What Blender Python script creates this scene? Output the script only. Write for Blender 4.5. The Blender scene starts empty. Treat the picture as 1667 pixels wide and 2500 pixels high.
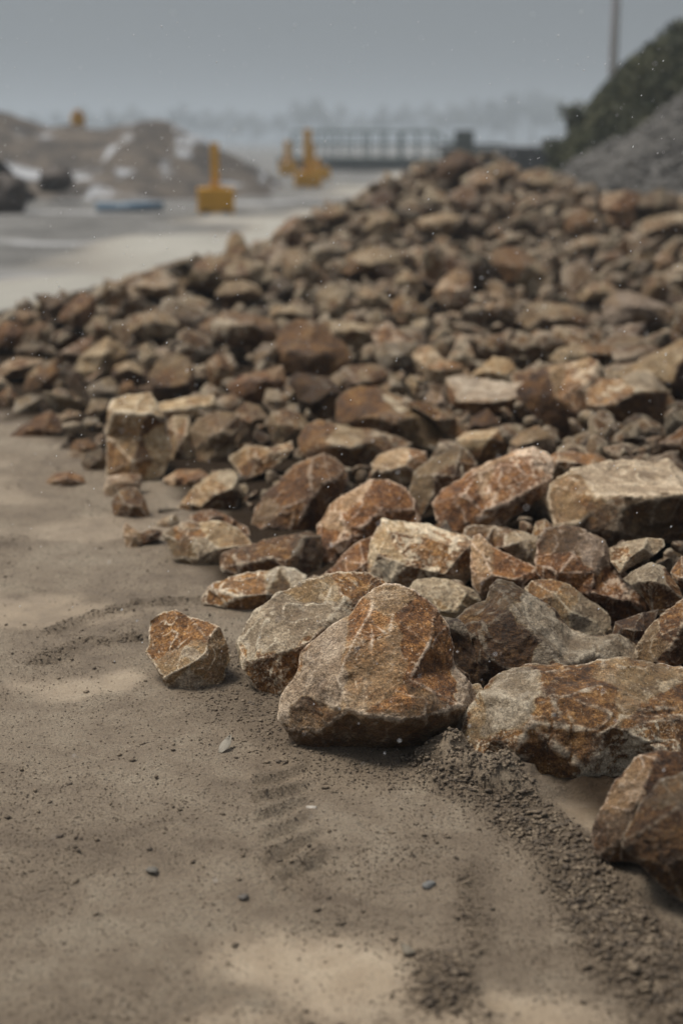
import bpy, bmesh, math, random
import numpy as np
from mathutils import Vector, Matrix, Euler
from mathutils.bvhtree import BVHTree
from mathutils.geometry import delaunay_2d_cdt

# ------------------------------------------------------------------ camera, sky, sun
sc = bpy.context.scene
C = sc.collection
PITCH = math.radians(14.6)
CAM_H = 1.5
cam_d = bpy.data.cameras.new('camera'); cam = bpy.data.objects.new('camera', cam_d); C.objects.link(cam)
cam_d.sensor_fit = 'VERTICAL'; cam_d.sensor_height = 36.0; cam_d.sensor_width = 24.0
cam_d.lens = 50.0
cam_d.clip_start = 0.05; cam_d.clip_end = 4000
cam.location = (0, 0, CAM_H)
cam.rotation_euler = (math.radians(90) - PITCH, 0, 0)
cam_d.dof.use_dof = True
cam_d.dof.focus_distance = 3.75
cam_d.dof.aperture_fstop = 1.6
sc.camera = cam

SUN_EL, SUN_AZ = math.radians(66), math.radians(-75)      # azimuth measured from +Y (view direction), negative = left
w = bpy.data.worlds.new('World'); sc.world = w; w.use_nodes = True
nt = w.node_tree; nt.nodes.clear()
out = nt.nodes.new('ShaderNodeOutputWorld'); bg = nt.nodes.new('ShaderNodeBackground')
sky = nt.nodes.new('ShaderNodeTexSky'); sky.sky_type = 'NISHITA'; sky.sun_disc = False
sky.sun_elevation = SUN_EL; sky.sun_rotation = SUN_AZ
sky.air_density = 1.0; sky.dust_density = 4.0; sky.ozone_density = 1.0
hsv = nt.nodes.new('ShaderNodeHueSaturation'); hsv.inputs['Saturation'].default_value = 0.30
nt.links.new(sky.outputs[0], hsv.inputs['Color'])
# an overcast layer evens the sky out
mixc = nt.nodes.new('ShaderNodeMix'); mixc.data_type = 'RGBA'; mixc.inputs[0].default_value = 0.6
nt.links.new(hsv.outputs[0], mixc.inputs[6]); mixc.inputs[7].default_value = (1.5, 1.72, 1.95, 1)
# an overcast sky is darker low down than overhead
geo = nt.nodes.new('ShaderNodeTexCoord'); sep = nt.nodes.new('ShaderNodeSeparateXYZ'); nt.links.new(geo.outputs['Generated'], sep.inputs[0])
mr = nt.nodes.new('ShaderNodeMapRange'); nt.links.new(sep.outputs[2], mr.inputs[0])
for i_, v_ in ((1, 0.0), (2, .75), (3, .55), (4, 1.45)): mr.inputs[i_].default_value = v_
vm = nt.nodes.new('ShaderNodeVectorMath'); vm.operation = 'SCALE'; nt.links.new(mixc.outputs[2], vm.inputs[0]); nt.links.new(mr.outputs[0], vm.inputs['Scale'])
nt.links.new(vm.outputs[0], bg.inputs['Color'])
bg.inputs['Strength'].default_value = 0.050
nt.links.new(bg.outputs[0], out.inputs['Surface'])
sl = bpy.data.lights.new('sun', 'SUN'); sun = bpy.data.objects.new('sun', sl); C.objects.link(sun)
sl.energy = 1.5; sl.angle = math.radians(20); sl.color = (1.0, 0.93, 0.82)
sdir = Vector((math.sin(SUN_AZ) * math.cos(SUN_EL), math.cos(SUN_AZ) * math.cos(SUN_EL), math.sin(SUN_EL)))
sun.rotation_euler = (-sdir).to_track_quat('-Z', 'Y').to_euler()
sc.view_settings.view_transform = 'Standard'; sc.view_settings.look = 'None'
sc.view_settings.exposure = 1.36; sc.view_settings.gamma = 1.0
sc.cycles.max_bounces = 6; sc.cycles.diffuse_bounces = 3; sc.cycles.glossy_bounces = 2
sc.cycles.volume_bounces = 2; sc.cycles.transparent_max_bounces = 4
sc.cycles.use_denoising = True

# ------------------------------------------------------------------ picture geometry (metres <-> the photograph's rays)
F = 50.0 / 36.0 * 2500
FWD = np.array([0, math.cos(PITCH), -math.sin(PITCH)]); UP = np.array([0, math.sin(PITCH), math.cos(PITCH)])
CAM = np.array([0, 0, CAM_H])
def ray(X, Y): return FWD + np.array([(X - 833.5) / F, 0, 0]) + UP * ((1250 - Y) / F)
def at_z(X, Y, z=0.0):
    r = ray(X, Y); t = (z - CAM_H) / r[2]; return CAM + r * t
def at_y(X, Y, y):
    r = ray(X, Y); return CAM + r * (y / r[1])
def proj(P):
    d = np.asarray(P, float) - CAM; f = d @ FWD
    return 833.5 + d[..., 0] / f * F, 1250 - (d @ UP) / f * F, f
VIEWS = {'G': (0, 0, .94062), 'S': (200, 1100, 2.136), 'R': (834, 1100, 1.8823), 'A': (0, 560, 2.8), 'B': (500, 560, 2.8),
         'C': (1000, 560, 2.351), 'D': (600, 340, 2.6133), 'E': (1100, 340, 2.7654), 'F': (200, 1000, 2.6133)}
def src(v, x, y):
    ox, oy, s = VIEWS[v]; return ox + x / s, oy + y / s

# ------------------------------------------------------------------ numpy noise
def _hash(ix, iy, iz, seed):
    h = (ix * 374761393 + iy * 668265263 + iz * 2147483647 + seed * 1274126177) & 0xffffffff
    h = ((h ^ (h >> 13)) * 1274126177) & 0xffffffff
    h = ((h ^ (h >> 16)) * 2246822519) & 0xffffffff
    h = h ^ (h >> 13)
    return (h & 0xffffff) / float(0xffffff) * 2 - 1
def noise(P, seed=0):
    P = np.asarray(P, float)
    i = np.floor(P).astype(np.int64); f = P - i
    u = f * f * f * (f * (f * 6 - 15) + 10)
    r = 0
    for dx in (0, 1):
        wx = u[:, 0] if dx else 1 - u[:, 0]
        for dy in (0, 1):
            wy = u[:, 1] if dy else 1 - u[:, 1]
            for dz in (0, 1):
                wz = u[:, 2] if dz else 1 - u[:, 2]
                r = r + wx * wy * wz * _hash(i[:, 0] + dx, i[:, 1] + dy, i[:, 2] + dz, seed)
    return r
def fbm(P, octv=4, seed=0, gain=.5):
    a, s, r = 1.0, 1.0, 0
    for o in range(octv):
        r = r + a * noise(P * s + 17.3 * o, seed + o); a *= gain; s *= 2.03
    return r
def sstep(a, b, x):
    t = np.clip((x - a) / (b - a), 0, 1); return t * t * (3 - 2 * t)

# ------------------------------------------------------------------ object helpers
def link(name, mesh, parent=None):
    o = bpy.data.objects.new(name, mesh); C.objects.link(o)
    if parent: o.parent = parent
    return o
def tag(o, label=None, cat=None, group=None, kind=None):
    if label: o['label'] = label
    if cat: o['category'] = cat
    if group: o['group'] = group
    if kind: o['kind'] = kind
    return o
def empty(name, loc=(0, 0, 0), rz=0):
    o = bpy.data.objects.new(name, None); C.objects.link(o); o.location = loc; o.rotation_euler = (0, 0, rz); o.empty_display_size = .1
    return o
def mesh_np(name, V, Fc, mat=None, smooth=False):
    m = bpy.data.meshes.new(name)
    Fc = np.asarray(Fc, np.int32); n = Fc.shape[1]
    m.vertices.add(len(V)); m.vertices.foreach_set('co', np.asarray(V, np.float32).ravel())
    m.loops.add(Fc.size); m.loops.foreach_set('vertex_index', Fc.ravel())
    m.polygons.add(len(Fc)); m.polygons.foreach_set('loop_start', np.arange(0, Fc.size, n, dtype=np.int32))
    if smooth: m.polygons.foreach_set('use_smooth', np.ones(len(Fc), bool))
    m.update(calc_edges=True); m.validate()
    if mat: m.materials.append(mat)
    return m
class MB:
    def __init__(s): s.bm = bmesh.new()
    def box(s, c, d, rz=0, rx=0, ry=0, bev=0):
        g = bmesh.ops.create_cube(s.bm, size=1)
        M = Matrix.Translation(c) @ Euler((rx, ry, rz)).to_matrix().to_4x4() @ Matrix.Diagonal((d[0], d[1], d[2], 1))
        bmesh.ops.transform(s.bm, matrix=M, verts=g['verts'])
        if bev:
            e = list({e for v in g['verts'] for e in v.link_edges})
            bmesh.ops.bevel(s.bm, geom=e, offset=bev, segments=2, affect='EDGES', profile=.6)
        return s
    def tube(s, a, b, r0, r1=None, seg=12):
        a, b = Vector(a), Vector(b); d = b - a; r1 = r0 if r1 is None else r1
        g = bmesh.ops.create_cone(s.bm, cap_ends=True, segments=seg, radius1=r0, radius2=r1, depth=d.length)
        M = Matrix.Translation((a + b) / 2) @ d.to_track_quat('Z', 'Y').to_matrix().to_4x4()
        bmesh.ops.transform(s.bm, matrix=M, verts=g['verts']); return s
    def build(s, name, mat, parent=None, smooth=False):
        m = bpy.data.meshes.new(name); s.bm.to_mesh(m); s.bm.free()
        if mat: m.materials.append(mat)
        if smooth:
            for p in m.polygons: p.use_smooth = True
        return link(name, m, parent)

# ------------------------------------------------------------------ materials
class NT:
    def __init__(s, name):
        s.m = bpy.data.materials.new(name); s.m.use_nodes = True; s.t = s.m.node_tree; s.t.nodes.clear()
        s.out = s.t.nodes.new('ShaderNodeOutputMaterial'); s.b = s.t.nodes.new('ShaderNodeBsdfPrincipled')
        s.t.links.new(s.b.outputs[0], s.out.inputs['Surface'])
    def n(s, typ, **k):
        nd = s.t.nodes.new('ShaderNode' + typ)
        for a, v in k.items(): setattr(nd, a, v)
        return nd
    def set(s, sock, v):
        if isinstance(v, bpy.types.NodeSocket): s.t.links.new(v, sock)
        elif v is not None: sock.default_value = v
    def math(s, op, a, b=None, c=None, clamp=False):
        nd = s.n('Math', operation=op, use_clamp=clamp); s.set(nd.inputs[0], a); s.set(nd.inputs[1], b)
        if c is not None: s.set(nd.inputs[2], c)
        return nd.outputs[0]
    def vmath(s, op, a, b=None):
        nd = s.n('VectorMath', operation=op); s.set(nd.inputs[0], a); s.set(nd.inputs[1], b); return nd.outputs[0]
    def noise(s, vec, scale, det=4, rough=.5, dist=0.0):
        nd = s.n('TexNoise'); s.set(nd.inputs['Vector'], vec); nd.inputs['Scale'].default_value = scale
        nd.inputs['Detail'].default_value = det; nd.inputs['Roughness'].default_value = rough; nd.inputs['Distortion'].default_value = dist
        return nd.outputs['Fac']
    def mapr(s, v, a, b, c=0.0, d=1.0):
        nd = s.n('MapRange', interpolation_type='SMOOTHSTEP'); s.set(nd.inputs[0], v); s.set(nd.inputs[1], a); s.set(nd.inputs[2], b)
        s.set(nd.inputs[3], c); s.set(nd.inputs[4], d); return nd.outputs[0]
    def mix(s, f, a, b, mode='MIX'):
        nd = s.n('Mix', data_type='RGBA', blend_type=mode); s.set(nd.inputs[0], f)
        s.set(nd.inputs[6], a if not isinstance(a, tuple) else (*a, 1)); s.set(nd.inputs[7], b if not isinstance(b, tuple) else (*b, 1))
        return nd.outputs[2]
    def ramp(s, v, stops):
        nd = s.n('ValToRGB'); s.set(nd.inputs[0], v); e = nd.color_ramp.elements
        while len(e) < len(stops): e.new(.5)
        for q, (p, c) in zip(e, stops): q.position = p; q.color = (*c, 1)
        return nd.outputs[0]
    def bump(s, h, strength, dist, normal=None):
        nd = s.n('Bump'); s.set(nd.inputs['Height'], h); nd.inputs['Strength'].default_value = strength; nd.inputs['Distance'].default_value = dist
        if normal is not None: s.set(nd.inputs['Normal'], normal)
        return nd.outputs[0]
def simple(name, col, rough=.7, var=.25, scale=8, metal=0, bump=.2):
    t = NT(name); co = t.n('TexCoord').outputs['Object']
    f = t.noise(co, scale, 6, .6)
    t.set(t.b.inputs['Base Color'], t.mix(f, tuple(c * (1 - var) for c in col), tuple(c * (1 + var) for c in col)))
    t.b.inputs['Roughness'].default_value = rough; t.b.inputs['Metallic'].default_value = metal
    t.set(t.b.inputs['Normal'], t.bump(t.noise(co, scale * 5, 5), bump, .02))
    return t.m

def rock_material():
    t = NT('iron stained limestone')
    co = t.n('TexCoord').outputs['Object']
    oi = t.n('ObjectInfo'); oc = t.n('SeparateColor'); t.set(oc.inputs[0], oi.outputs['Color'])
    at = t.n('Attribute', attribute_name='pt'); ac = t.n('SeparateColor'); t.set(ac.inputs[0], at.outputs['Color'])
    ed = t.n('Attribute', attribute_name='edge').outputs['Fac']
    rust = t.math('ADD', oc.outputs[0], ac.outputs[0]); mott = t.math('ADD', oc.outputs[1], ac.outputs[1]); tone = t.math('MULTIPLY', oc.outputs[2], ac.outputs[2])
    seed = t.math('MULTIPLY', oi.outputs['Random'], 57.0)
    cv = t.n('CombineXYZ'); t.set(cv.inputs[0], seed); t.set(cv.inputs[1], t.math('MULTIPLY', seed, .7)); t.set(cv.inputs[2], t.math('MULTIPLY', seed, 1.3))
    p = t.vmath('ADD', co, cv.outputs[0])
    big = t.noise(p, 5.5, 9, .62, .6)
    mid = t.noise(p, 16, 8, .65, .3)
    fine = t.noise(p, 70, 6, .7)
    grain = t.noise(p, 330, 3, .6)
    # fresh broken limestone: grey to warm tan, faint banding
    det = t.math('ADD', t.math('MULTIPLY', mid, .42), t.math('ADD', t.math('MULTIPLY', fine, .36), t.math('MULTIPLY', grain, .22)))
    fresh = t.ramp(t.math('ADD', t.math('MULTIPLY', big, .35), t.math('MULTIPLY', det, .65)),
                   [(.36, (.045, .028, .013)), (.44, (.125, .083, .042)), (.50, (.21, .155, .088)), (.56, (.30, .235, .150)), (.64, (.45, .385, .28))])
    wash = t.noise(p, 8, 9, .68, 1.1)
    fresh = t.mix(t.mapr(wash, .50, .60, 0, .55), fresh, t.mix(det, (.30, .25, .175), (.52, .46, .36)))
    fresh = t.mix(t.mapr(wash, .47, .38, 0, .6), fresh, t.mix(det, (.07, .042, .018), (.24, .155, .07)))
    hs = t.n('HueSaturation'); hs.inputs['Saturation'].default_value = .62; t.set(hs.inputs['Color'], fresh)
    fresh = t.mix(t.mapr(rust, .10, .38, 1, 0), fresh, hs.outputs[0])
    # iron stain
    st = t.ramp(det,
                [(.36, (.016, .008, .003)), (.44, (.055, .025, .008)), (.51, (.120, .057, .018)), (.57, (.215, .115, .040)), (.66, (.42, .29, .15))])
    m1 = t.mapr(t.math('ADD', t.math('ADD', t.math('MULTIPLY', big, .75), t.math('MULTIPLY', fine, .28)), t.math('SUBTRACT', rust, 1.0)), -.13, .15)
    col = t.mix(m1, fresh, st)
    # pale calcite mottles
    mn = t.math('ADD', t.math('MULTIPLY', t.noise(p, 22, 12, .78, .9), .70), t.math('MULTIPLY', t.noise(p, 5, 4), .42))
    thr = t.math('SUBTRACT', .735, t.math('MULTIPLY', mott, .20))
    m2 = t.mapr(mn, thr, t.math('ADD', thr, .05))
    col = t.mix(t.math('MULTIPLY', m2, .85), col, t.mix(fine, (.32, .27, .19), (.62, .58, .49)))
    # veins
    vn = t.math('ABSOLUTE', t.math('SUBTRACT', t.noise(t.vmath('MULTIPLY', p, (1, 1.6, .7)), 4.2, 5, .55, 1.2), .5))
    vm = t.math('MULTIPLY', t.mapr(vn, .0, .012, 1, 0), t.mapr(mid, .45, .6))
    col = t.mix(t.math('MULTIPLY', vm, .10), col, (.50, .46, .38))
    # chipped, dusty arrises (wear)
    em = t.math('MULTIPLY', t.mapr(ed, .04, .40), t.mapr(t.math('ADD', t.math('MULTIPLY', fine, .5), t.math('MULTIPLY', mid, .5)), .40, .56))
    col = t.mix(t.math('MULTIPLY', em, .75), col, (.47, .43, .36))
    # dark specks
    sp = t.mapr(t.noise(p, 120, 4, .75), .62, .70)
    col = t.mix(t.math('MULTIPLY', sp, .55), col, (.05, .035, .022))
    # crystalline frosting: thin pale flecks everywhere, denser where mottled
    fl = t.noise(p, 95, 8, .8, .6); ft = t.math('SUBTRACT', .622, t.math('MULTIPLY', mott, .09))
    col = t.mix(t.math('MULTIPLY', t.mapr(fl, ft, t.math('ADD', ft, .06)), .7), col, (.58, .54, .45))
    gr = t.mapr(t.math('ADD', t.math('MULTIPLY', grain, .5), t.math('MULTIPLY', t.noise(p, 150, 4, .7), .5)), .34, .66, .45, 1.55)
    hue = t.ramp(oi.outputs['Random'], [(0, (1.0, .95, .88)), (.2, (1.12, 1.02, .86)), (.4, (.93, .87, .80)), (.6, (1.10, .93, .84)), (.8, (.92, .82, .70)), (1, (1.15, 1.12, 1.06))])
    col = t.mix(1.0, col, hue, 'MULTIPLY')
    g3 = t.n('CombineColor')
    for i in range(3): t.set(g3.inputs[i], t.math('MULTIPLY', gr, tone))
    col = t.mix(1.0, col, g3.outputs[0], 'MULTIPLY')
    t.set(t.b.inputs['Base Color'], col)
    t.set(t.b.inputs['Roughness'], t.mapr(mid, .3, .7, .58, .85)); t.b.inputs['Specular IOR Level'].default_value = .35
    h = t.math('ADD', t.math('MULTIPLY', fine, .5), t.math('ADD', t.math('MULTIPLY', grain, .16), t.math('MULTIPLY', t.noise(t.vmath('MULTIPLY', p, (1, 1, 3)), 40, 6, .7), .6)))
    t.set(t.b.inputs['Normal'], t.bump(t.math('ADD', h, t.math('MULTIPLY', mid, .8)), 1.0, .014))
    return t.m
ROCK = rock_material()
# ------------------------------------------------------------------ height of the pile
def px_at(gx, gy, d=None, z=None):
    X, Y = gx / .94062, gy / .94062
    return at_y(X, Y, d) if z is None else at_z(X, Y, z)
ctl = []
foot = [(1568, 2060), (1440, 1975), (1365, 1950), (1230, 1850), (1180, 1790), (1080, 1740), (850, 1700), (670, 1650), (600, 1520), (560, 1440), (485, 1370), (400, 1270), (400, 1180), (330, 1110), (250, 1095), (200, 1050), (60, 1000), (-60, 950), (-260, 900), (-500, 850)]
for g in foot:
    p = px_at(*g, z=0); ctl.append((p[0], p[1], 0.0))
for g, d in [((0, 742), 10.2), ((100, 692), 11.6), ((200, 684), 12.2), ((360, 614), 13.5), ((520, 595), 14.5), ((640, 550), 16.5), ((700, 495), 18), ((800, 452), 20), ((900, 405), 22),
             ((1050, 362), 23.5), ((1150, 376), 23.5), ((1280, 415), 22.5), ((1420, 452), 20.5), ((1568, 455), 20.5), ((1700, 470), 19), ((2000, 480), 18),
             ((1400, 700), 11.2), ((784, 700), 11.2), ((784, 850), 8.5), ((1568, 850), 7.6), ((1200, 1000), 6.4), ((784, 1200), 5.15), ((1568, 1300), 4.25), ((1250, 1400), 4.2),
             ((1100, 550), 16), ((1500, 600), 13.5), ((1568, 1550), 3.6), ((1800, 1100), 5.2), ((2000, 1500), 4.0), ((300, 850), 8.7), ((100, 850), 9.0), ((500, 1000), 6.9), ((640, 1100), 5.9)]:
    p = px_at(*g, d=d); ctl.append(tuple(p))
for g in [(0, 742), (200, 684), (360, 614), (520, 595), (640, 550), (700, 495), (800, 452), (900, 405), (1000, 375)]:   # the far foot behind the crest, on the road side
    d = {0: 10.2, 200: 12.2, 360: 13.5, 520: 14.5, 640: 16.5, 700: 18, 800: 20, 900: 22, 1000: 24}[g[0]]
    p = px_at(*g, d=d); ctl.append((p[0] - .8, p[1] + 1.3 + .3 * p[2], -.05))
ctl += [(1.5, 28, -.1), (4, 28.5, -.1), (7, 27, -.1), (9.5, 25, -.1), (11, 20, .3), (11, 12, .4), (8, 7, .4), (5, 4, .4), (4, 2.5, .2)]
P0 = np.array(ctl, float)
def tps(r2): return np.where(r2 > 1e-9, r2 * np.log(np.maximum(r2, 1e-9)) * .5, 0)
_n = len(P0); _A = np.zeros((_n + 3, _n + 3))
_A[:_n, :_n] = tps(((P0[:, None, :2] - P0[None, :, :2]) ** 2).sum(-1)) + np.eye(_n) * .05
_A[:_n, _n] = 1; _A[:_n, _n + 1:] = P0[:, :2]; _A[_n, :_n] = 1; _A[_n + 1:, :_n] = P0[:, :2].T
_w = np.linalg.solve(_A, np.concatenate([P0[:, 2], np.zeros(3)]))
FOOT = np.array([(p[0], p[1]) for p in ctl[:len(foot)]])
_far = [(c[0], c[1]) for c in ctl[len(foot) + 33:len(foot) + 33 + 9]]
POLY = [tuple(q) for q in FOOT] + [(-6.5, 10.5)] + _far + [(1.5, 28), (7, 27), (11, 22), (13, 12), (10, 5), (5, 1.6)]
def in_poly(x, y, poly):
    x = np.asarray(x, float); y = np.asarray(y, float); r = np.zeros(x.shape, bool)
    for (x0, y0), (x1, y1) in zip(poly, poly[1:] + poly[:1]):
        c = ((y0 > y) != (y1 > y)) & (x < (x1 - x0) * (y - y0) / ((y1 - y0) or 1e-12) + x0); r ^= c
    return r
def Hs(x, y):
    x = np.atleast_1d(np.asarray(x, float)); y = np.atleast_1d(np.asarray(y, float))
    r = np.zeros(x.shape)
    for i in range(_n): r += _w[i] * tps((x - P0[i, 0]) ** 2 + (y - P0[i, 1]) ** 2)
    r += _w[_n] + _w[_n + 1] * x + _w[_n + 2] * y
    return np.where(in_poly(x, y, POLY), np.clip(r, 0.0, 1.5), -.3)
_hx = np.arange(-9, 13.01, .06); _hy = np.arange(1, 29.01, .06); _HG = Hs(*[a.ravel() for a in np.meshgrid(_hx, _hy)]).reshape(len(_hy), len(_hx))
def Hs(x, y):
    x = np.atleast_1d(np.asarray(x, float)); y = np.atleast_1d(np.asarray(y, float)); u = (x + 9) / .06; v = (y - 1) / .06
    ok = (u >= 0) & (u < len(_hx) - 1) & (v >= 0) & (v < len(_hy) - 1); u = np.clip(u, 0, len(_hx) - 1.001); v = np.clip(v, 0, len(_hy) - 1.001)
    i = u.astype(int); j = v.astype(int); fu = u - i; fv = v - j
    return np.where(ok, (_HG[j, i] * (1 - fu) + _HG[j, i + 1] * fu) * (1 - fv) + (_HG[j + 1, i] * (1 - fu) + _HG[j + 1, i + 1] * fu) * fv, -.3)
def hit(X, Y):
    r = ray(X, Y); ts = np.linspace(2.2, 27, 900); P = CAM + ts[:, None] * r
    h = Hs(P[:, 0], P[:, 1]); k = np.where(P[:, 2] < np.maximum(h, 0))[0]
    return ts[k[0]] if len(k) else None

# ------------------------------------------------------------------ rock builder
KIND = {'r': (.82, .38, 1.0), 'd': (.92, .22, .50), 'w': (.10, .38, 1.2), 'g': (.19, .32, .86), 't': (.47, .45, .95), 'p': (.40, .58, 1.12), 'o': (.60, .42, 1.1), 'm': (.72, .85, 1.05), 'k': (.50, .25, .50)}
pending = []
def coarse_rock(v, outline, inner, D, S, grow=1.07):
    """closed coarse stone: traced rim, bulging front, shrunken back"""
    sx = [src(v, p[0], p[1]) for p in outline]
    cx = sum(p[0] for p in sx) / len(sx); cy = sum(p[1] for p in sx) / len(sx)
    sx = [(cx + (a - cx) * grow, cy + (b - cy) * grow) for a, b in sx]
    hh = max(abs(p[1] - cy) for p in sx) or 1
    def bo(p, s): return p[2] if len(p) > 2 else -.24 * (cy - s[1]) / hh
    def pt(s, b): return Vector(CAM + ray(*s) * (D - b * S))
    n = len(outline)
    allp = [Vector(s) for s in sx] + [Vector(src(v, q[0], q[1])) for q in inner]
    bs = [bo(p, s) for p, s in zip(outline, sx)] + [q[2] for q in inner]
    res = delaunay_2d_cdt(allp, [], [list(range(n))], 1, 1e-3)
    V, bb = [], []
    for co, orig in zip(res[0], res[3]):
        b = bs[orig[0]] if orig else 0.0
        V.append(pt(co, b)); bb.append(b)
    faces = [list(f) for f in res[2]]
    rim = {o: i for i, orig in enumerate(res[3]) for o in orig}
    k = len(V)
    for j, (p, s) in enumerate(zip(outline, sx)):
        b = bo(p, s); q = (cx + (s[0] - cx) * .72, cy + (s[1] - cy) * .68 + hh * .12)
        V.append(pt(q, min(b, 0) - .50 + .07 * math.sin(j * 2.3)))
    V.append(pt((cx, cy + hh * .15), -.62))
    nf = len(faces)
    for j in range(n):
        a, c = rim[j], rim[(j + 1) % n]; faces.append([a, c, k + (j + 1) % n]); faces.append([a, k + (j + 1) % n, k + j])
        faces.append([k + j, k + (j + 1) % n, k + n])
    return V, faces, nf, (cx, cy)
def auto_inner(v, outline, rnd):
    xs = [p[0] for p in outline]; ys = [p[1] for p in outline]
    cx, cy = sum(xs) / len(xs), sum(ys) / len(ys); hw = (max(xs) - min(xs)) / 2; hh = (max(ys) - min(ys)) / 2
    r = lambda a: rnd.uniform(-a, a)
    k = rnd.choice((0, 1, 2))
    if k == 0: L = [(-.4, -.22, .28), (.15, -.3, .34), (.5, -.1, .24), (-.15, .45, .30), (.35, .5, .22)]
    elif k == 1: L = [(-.45, -.05, .22), (0, -.35, .10), (.05, .1, .36), (.45, .0, .2), (-.1, .55, .25)]
    else: L = [(-.3, -.42, .12), (-.25, .2, .33), (.35, -.2, .31), (.3, .42, .25)]
    return [(cx + hw * (a + r(.1)), cy + hh * (b + r(.1)), c * 1.3 + r(.06)) for a, b, c in L]
def rock(name, label, v, kind, outline, inner=None, paint=None, ground=False, lift=0.0, vox=70, cat='rock', group='rocks of the quarry pile', dd=0.0):
    rnd = random.Random(len(pending) * 7 + 3)
    if inner is None: inner = auto_inner(v, outline, rnd)
    sx = [src(v, p[0], p[1]) for p in outline]
    X = sum(p[0] for p in sx) / len(sx); Y = sum(p[1] for p in sx) / len(sx)
    s = max(max(p[0] for p in sx) - min(p[0] for p in sx), max(p[1] for p in sx) - min(p[1] for p in sx)) / F
    if ground:
        lo = max(range(len(sx)), key=lambda i: sx[i][1]); t = (lift - .012 - CAM_H) / ray(*sx[lo])[2]
        b = outline[lo][2] if len(outline[lo]) > 2 else .2
        D = t / (1 - b * s)
    else:
        D = hit(X, Y)
        if D is None: D = hit(X, Y + 25) or hit(X, Y + 60) or 20
    D += dd
    S = s * D
    V, faces, nf, c = coarse_rock(v, outline, inner, D, S, 1.07 if vox > 48 or ground else 1.17)
    o3 = sum(V, Vector()) / len(V); V = [p - o3 for p in V]
    pending.append(dict(name=name, label=label, V=V, F=faces, nf=nf, loc=o3, S=S, kind=kind, vox=vox, cat=cat, group=group, view=v,
                        paint=[(*src(v, a, b), k) for a, b, k in (paint or [])], D=D, sx=sx, px=(X, Y)))
    return pending[-1]

def laplace(P, E, it, w=.5):
    cnt = np.bincount(E.ravel(), minlength=len(P)).astype(float)[:, None]; cnt[cnt == 0] = 1
    for _ in range(it):
        acc = np.zeros_like(P)
        for a in range(3): acc[:, a] = np.bincount(E[:, 0], P[E[:, 1], a], len(P)) + np.bincount(E[:, 1], P[E[:, 0], a], len(P))
        P = P * (1 - w) + acc / cnt * w
    return P
def arrays(me):
    P = np.empty(len(me.vertices) * 3, np.float32); me.vertices.foreach_get('co', P); P = P.reshape(-1, 3).astype(float)
    E = np.empty(len(me.edges) * 2, np.int32); me.edges.foreach_get('vertices', E); return P, E.reshape(-1, 2)
def normals(me):
    N = np.empty(len(me.vertices) * 3, np.float32); me.vertex_normals.foreach_get('vector', N); return N.reshape(-1, 3).astype(float)
def weather(me, S, seed, amt=1.0, fine=True, cuts=3, cut=(.006, .035)):
    """break up a remeshed coarse stone: chips, ledges, pits; returns the arris value per vertex"""
    P, E = arrays(me)
    P = laplace(P, E, 1, .6)
    rc = random.Random(seed * 31 + 7); o0 = P.mean(0)
    for _ in range(cuts):
        n_ = np.array([rc.gauss(0, 1), rc.gauss(0, 1), rc.gauss(0, 1)]); n_ /= np.linalg.norm(n_); t_ = (P - o0) @ n_; top = t_.max() - S * rc.uniform(*cut) * (1 + .25 * noise(P / S * 3, seed)); m_ = t_ > top
        P[m_] -= ((t_ - top) * .93)[m_, None] * n_
    me.vertices.foreach_set('co', P.astype(np.float32).ravel()); me.update(); N = normals(me)
    off = np.array([seed * 3.17, seed * 1.7, seed * .9])
    q = P / S + off
    d = .011 * fbm(q * 2.6, 3, 1)
    rg = 1 - np.abs(noise(q * 6.5 + fbm(q * 4, 2, 9)[:, None] * .5, 3)) * 2
    d += .012 * rg * sstep(-.3, .4, noise(q * 2.2, 21))
    r = random.Random(seed); ax = np.array([r.uniform(-1, 1), r.uniform(-1, 1), r.uniform(-.4, 1.0)]); ax /= np.linalg.norm(ax)
    t = (q @ ax) * 13 + noise(q * 3.5, 5) * 1.6
    d += .003 * (sstep(.25, .45, t - np.floor(t)) - (t - np.floor(t))) * sstep(-.1, .35, noise(q * 2.7, 31))
    cn = noise(q * 2.9 + .35 * fbm(q * 6, 2, 77)[:, None], 71); d -= .007 * np.exp(-(cn / .035) ** 2) * sstep(-.1, .4, noise(q * 2.3, 72))
    cn = noise(q * 6.1 + .3 * fbm(q * 9, 2, 78)[:, None], 73); d -= .003 * np.exp(-(cn / .06) ** 2)
    P1 = P + N * (d * S * amt)[:, None]; el = np.linalg.norm(P1[E[:, 0]] - P1[E[:, 1]], axis=1).mean()
    cv = ((P1 - laplace(P1, E, 10 if fine else 3, .5)) * N).sum(1) / el
    e = np.clip(cv * (1.3 if fine else 1.2), 0, 1)
    if fine:
        d += .007 * fbm(q * 17, 4, 7, .55) + .0018 * noise(q * 95, 18)
    else: d += .007 * fbm(q * 15, 2, 7)
    P2 = P + N * (d * S * amt)[:, None]
    me.vertices.foreach_set('co', P2.astype(np.float32).ravel()); me.update()
    return P2, E, e
def set_attr(me, pt, e):
    a = me.attributes.new('pt', 'FLOAT_COLOR', 'POINT'); a.data.foreach_set('color', np.asarray(pt, np.float32).ravel())
    b = me.attributes.new('edge', 'FLOAT', 'POINT'); b.data.foreach_set('value', np.asarray(e, np.float32))
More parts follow.
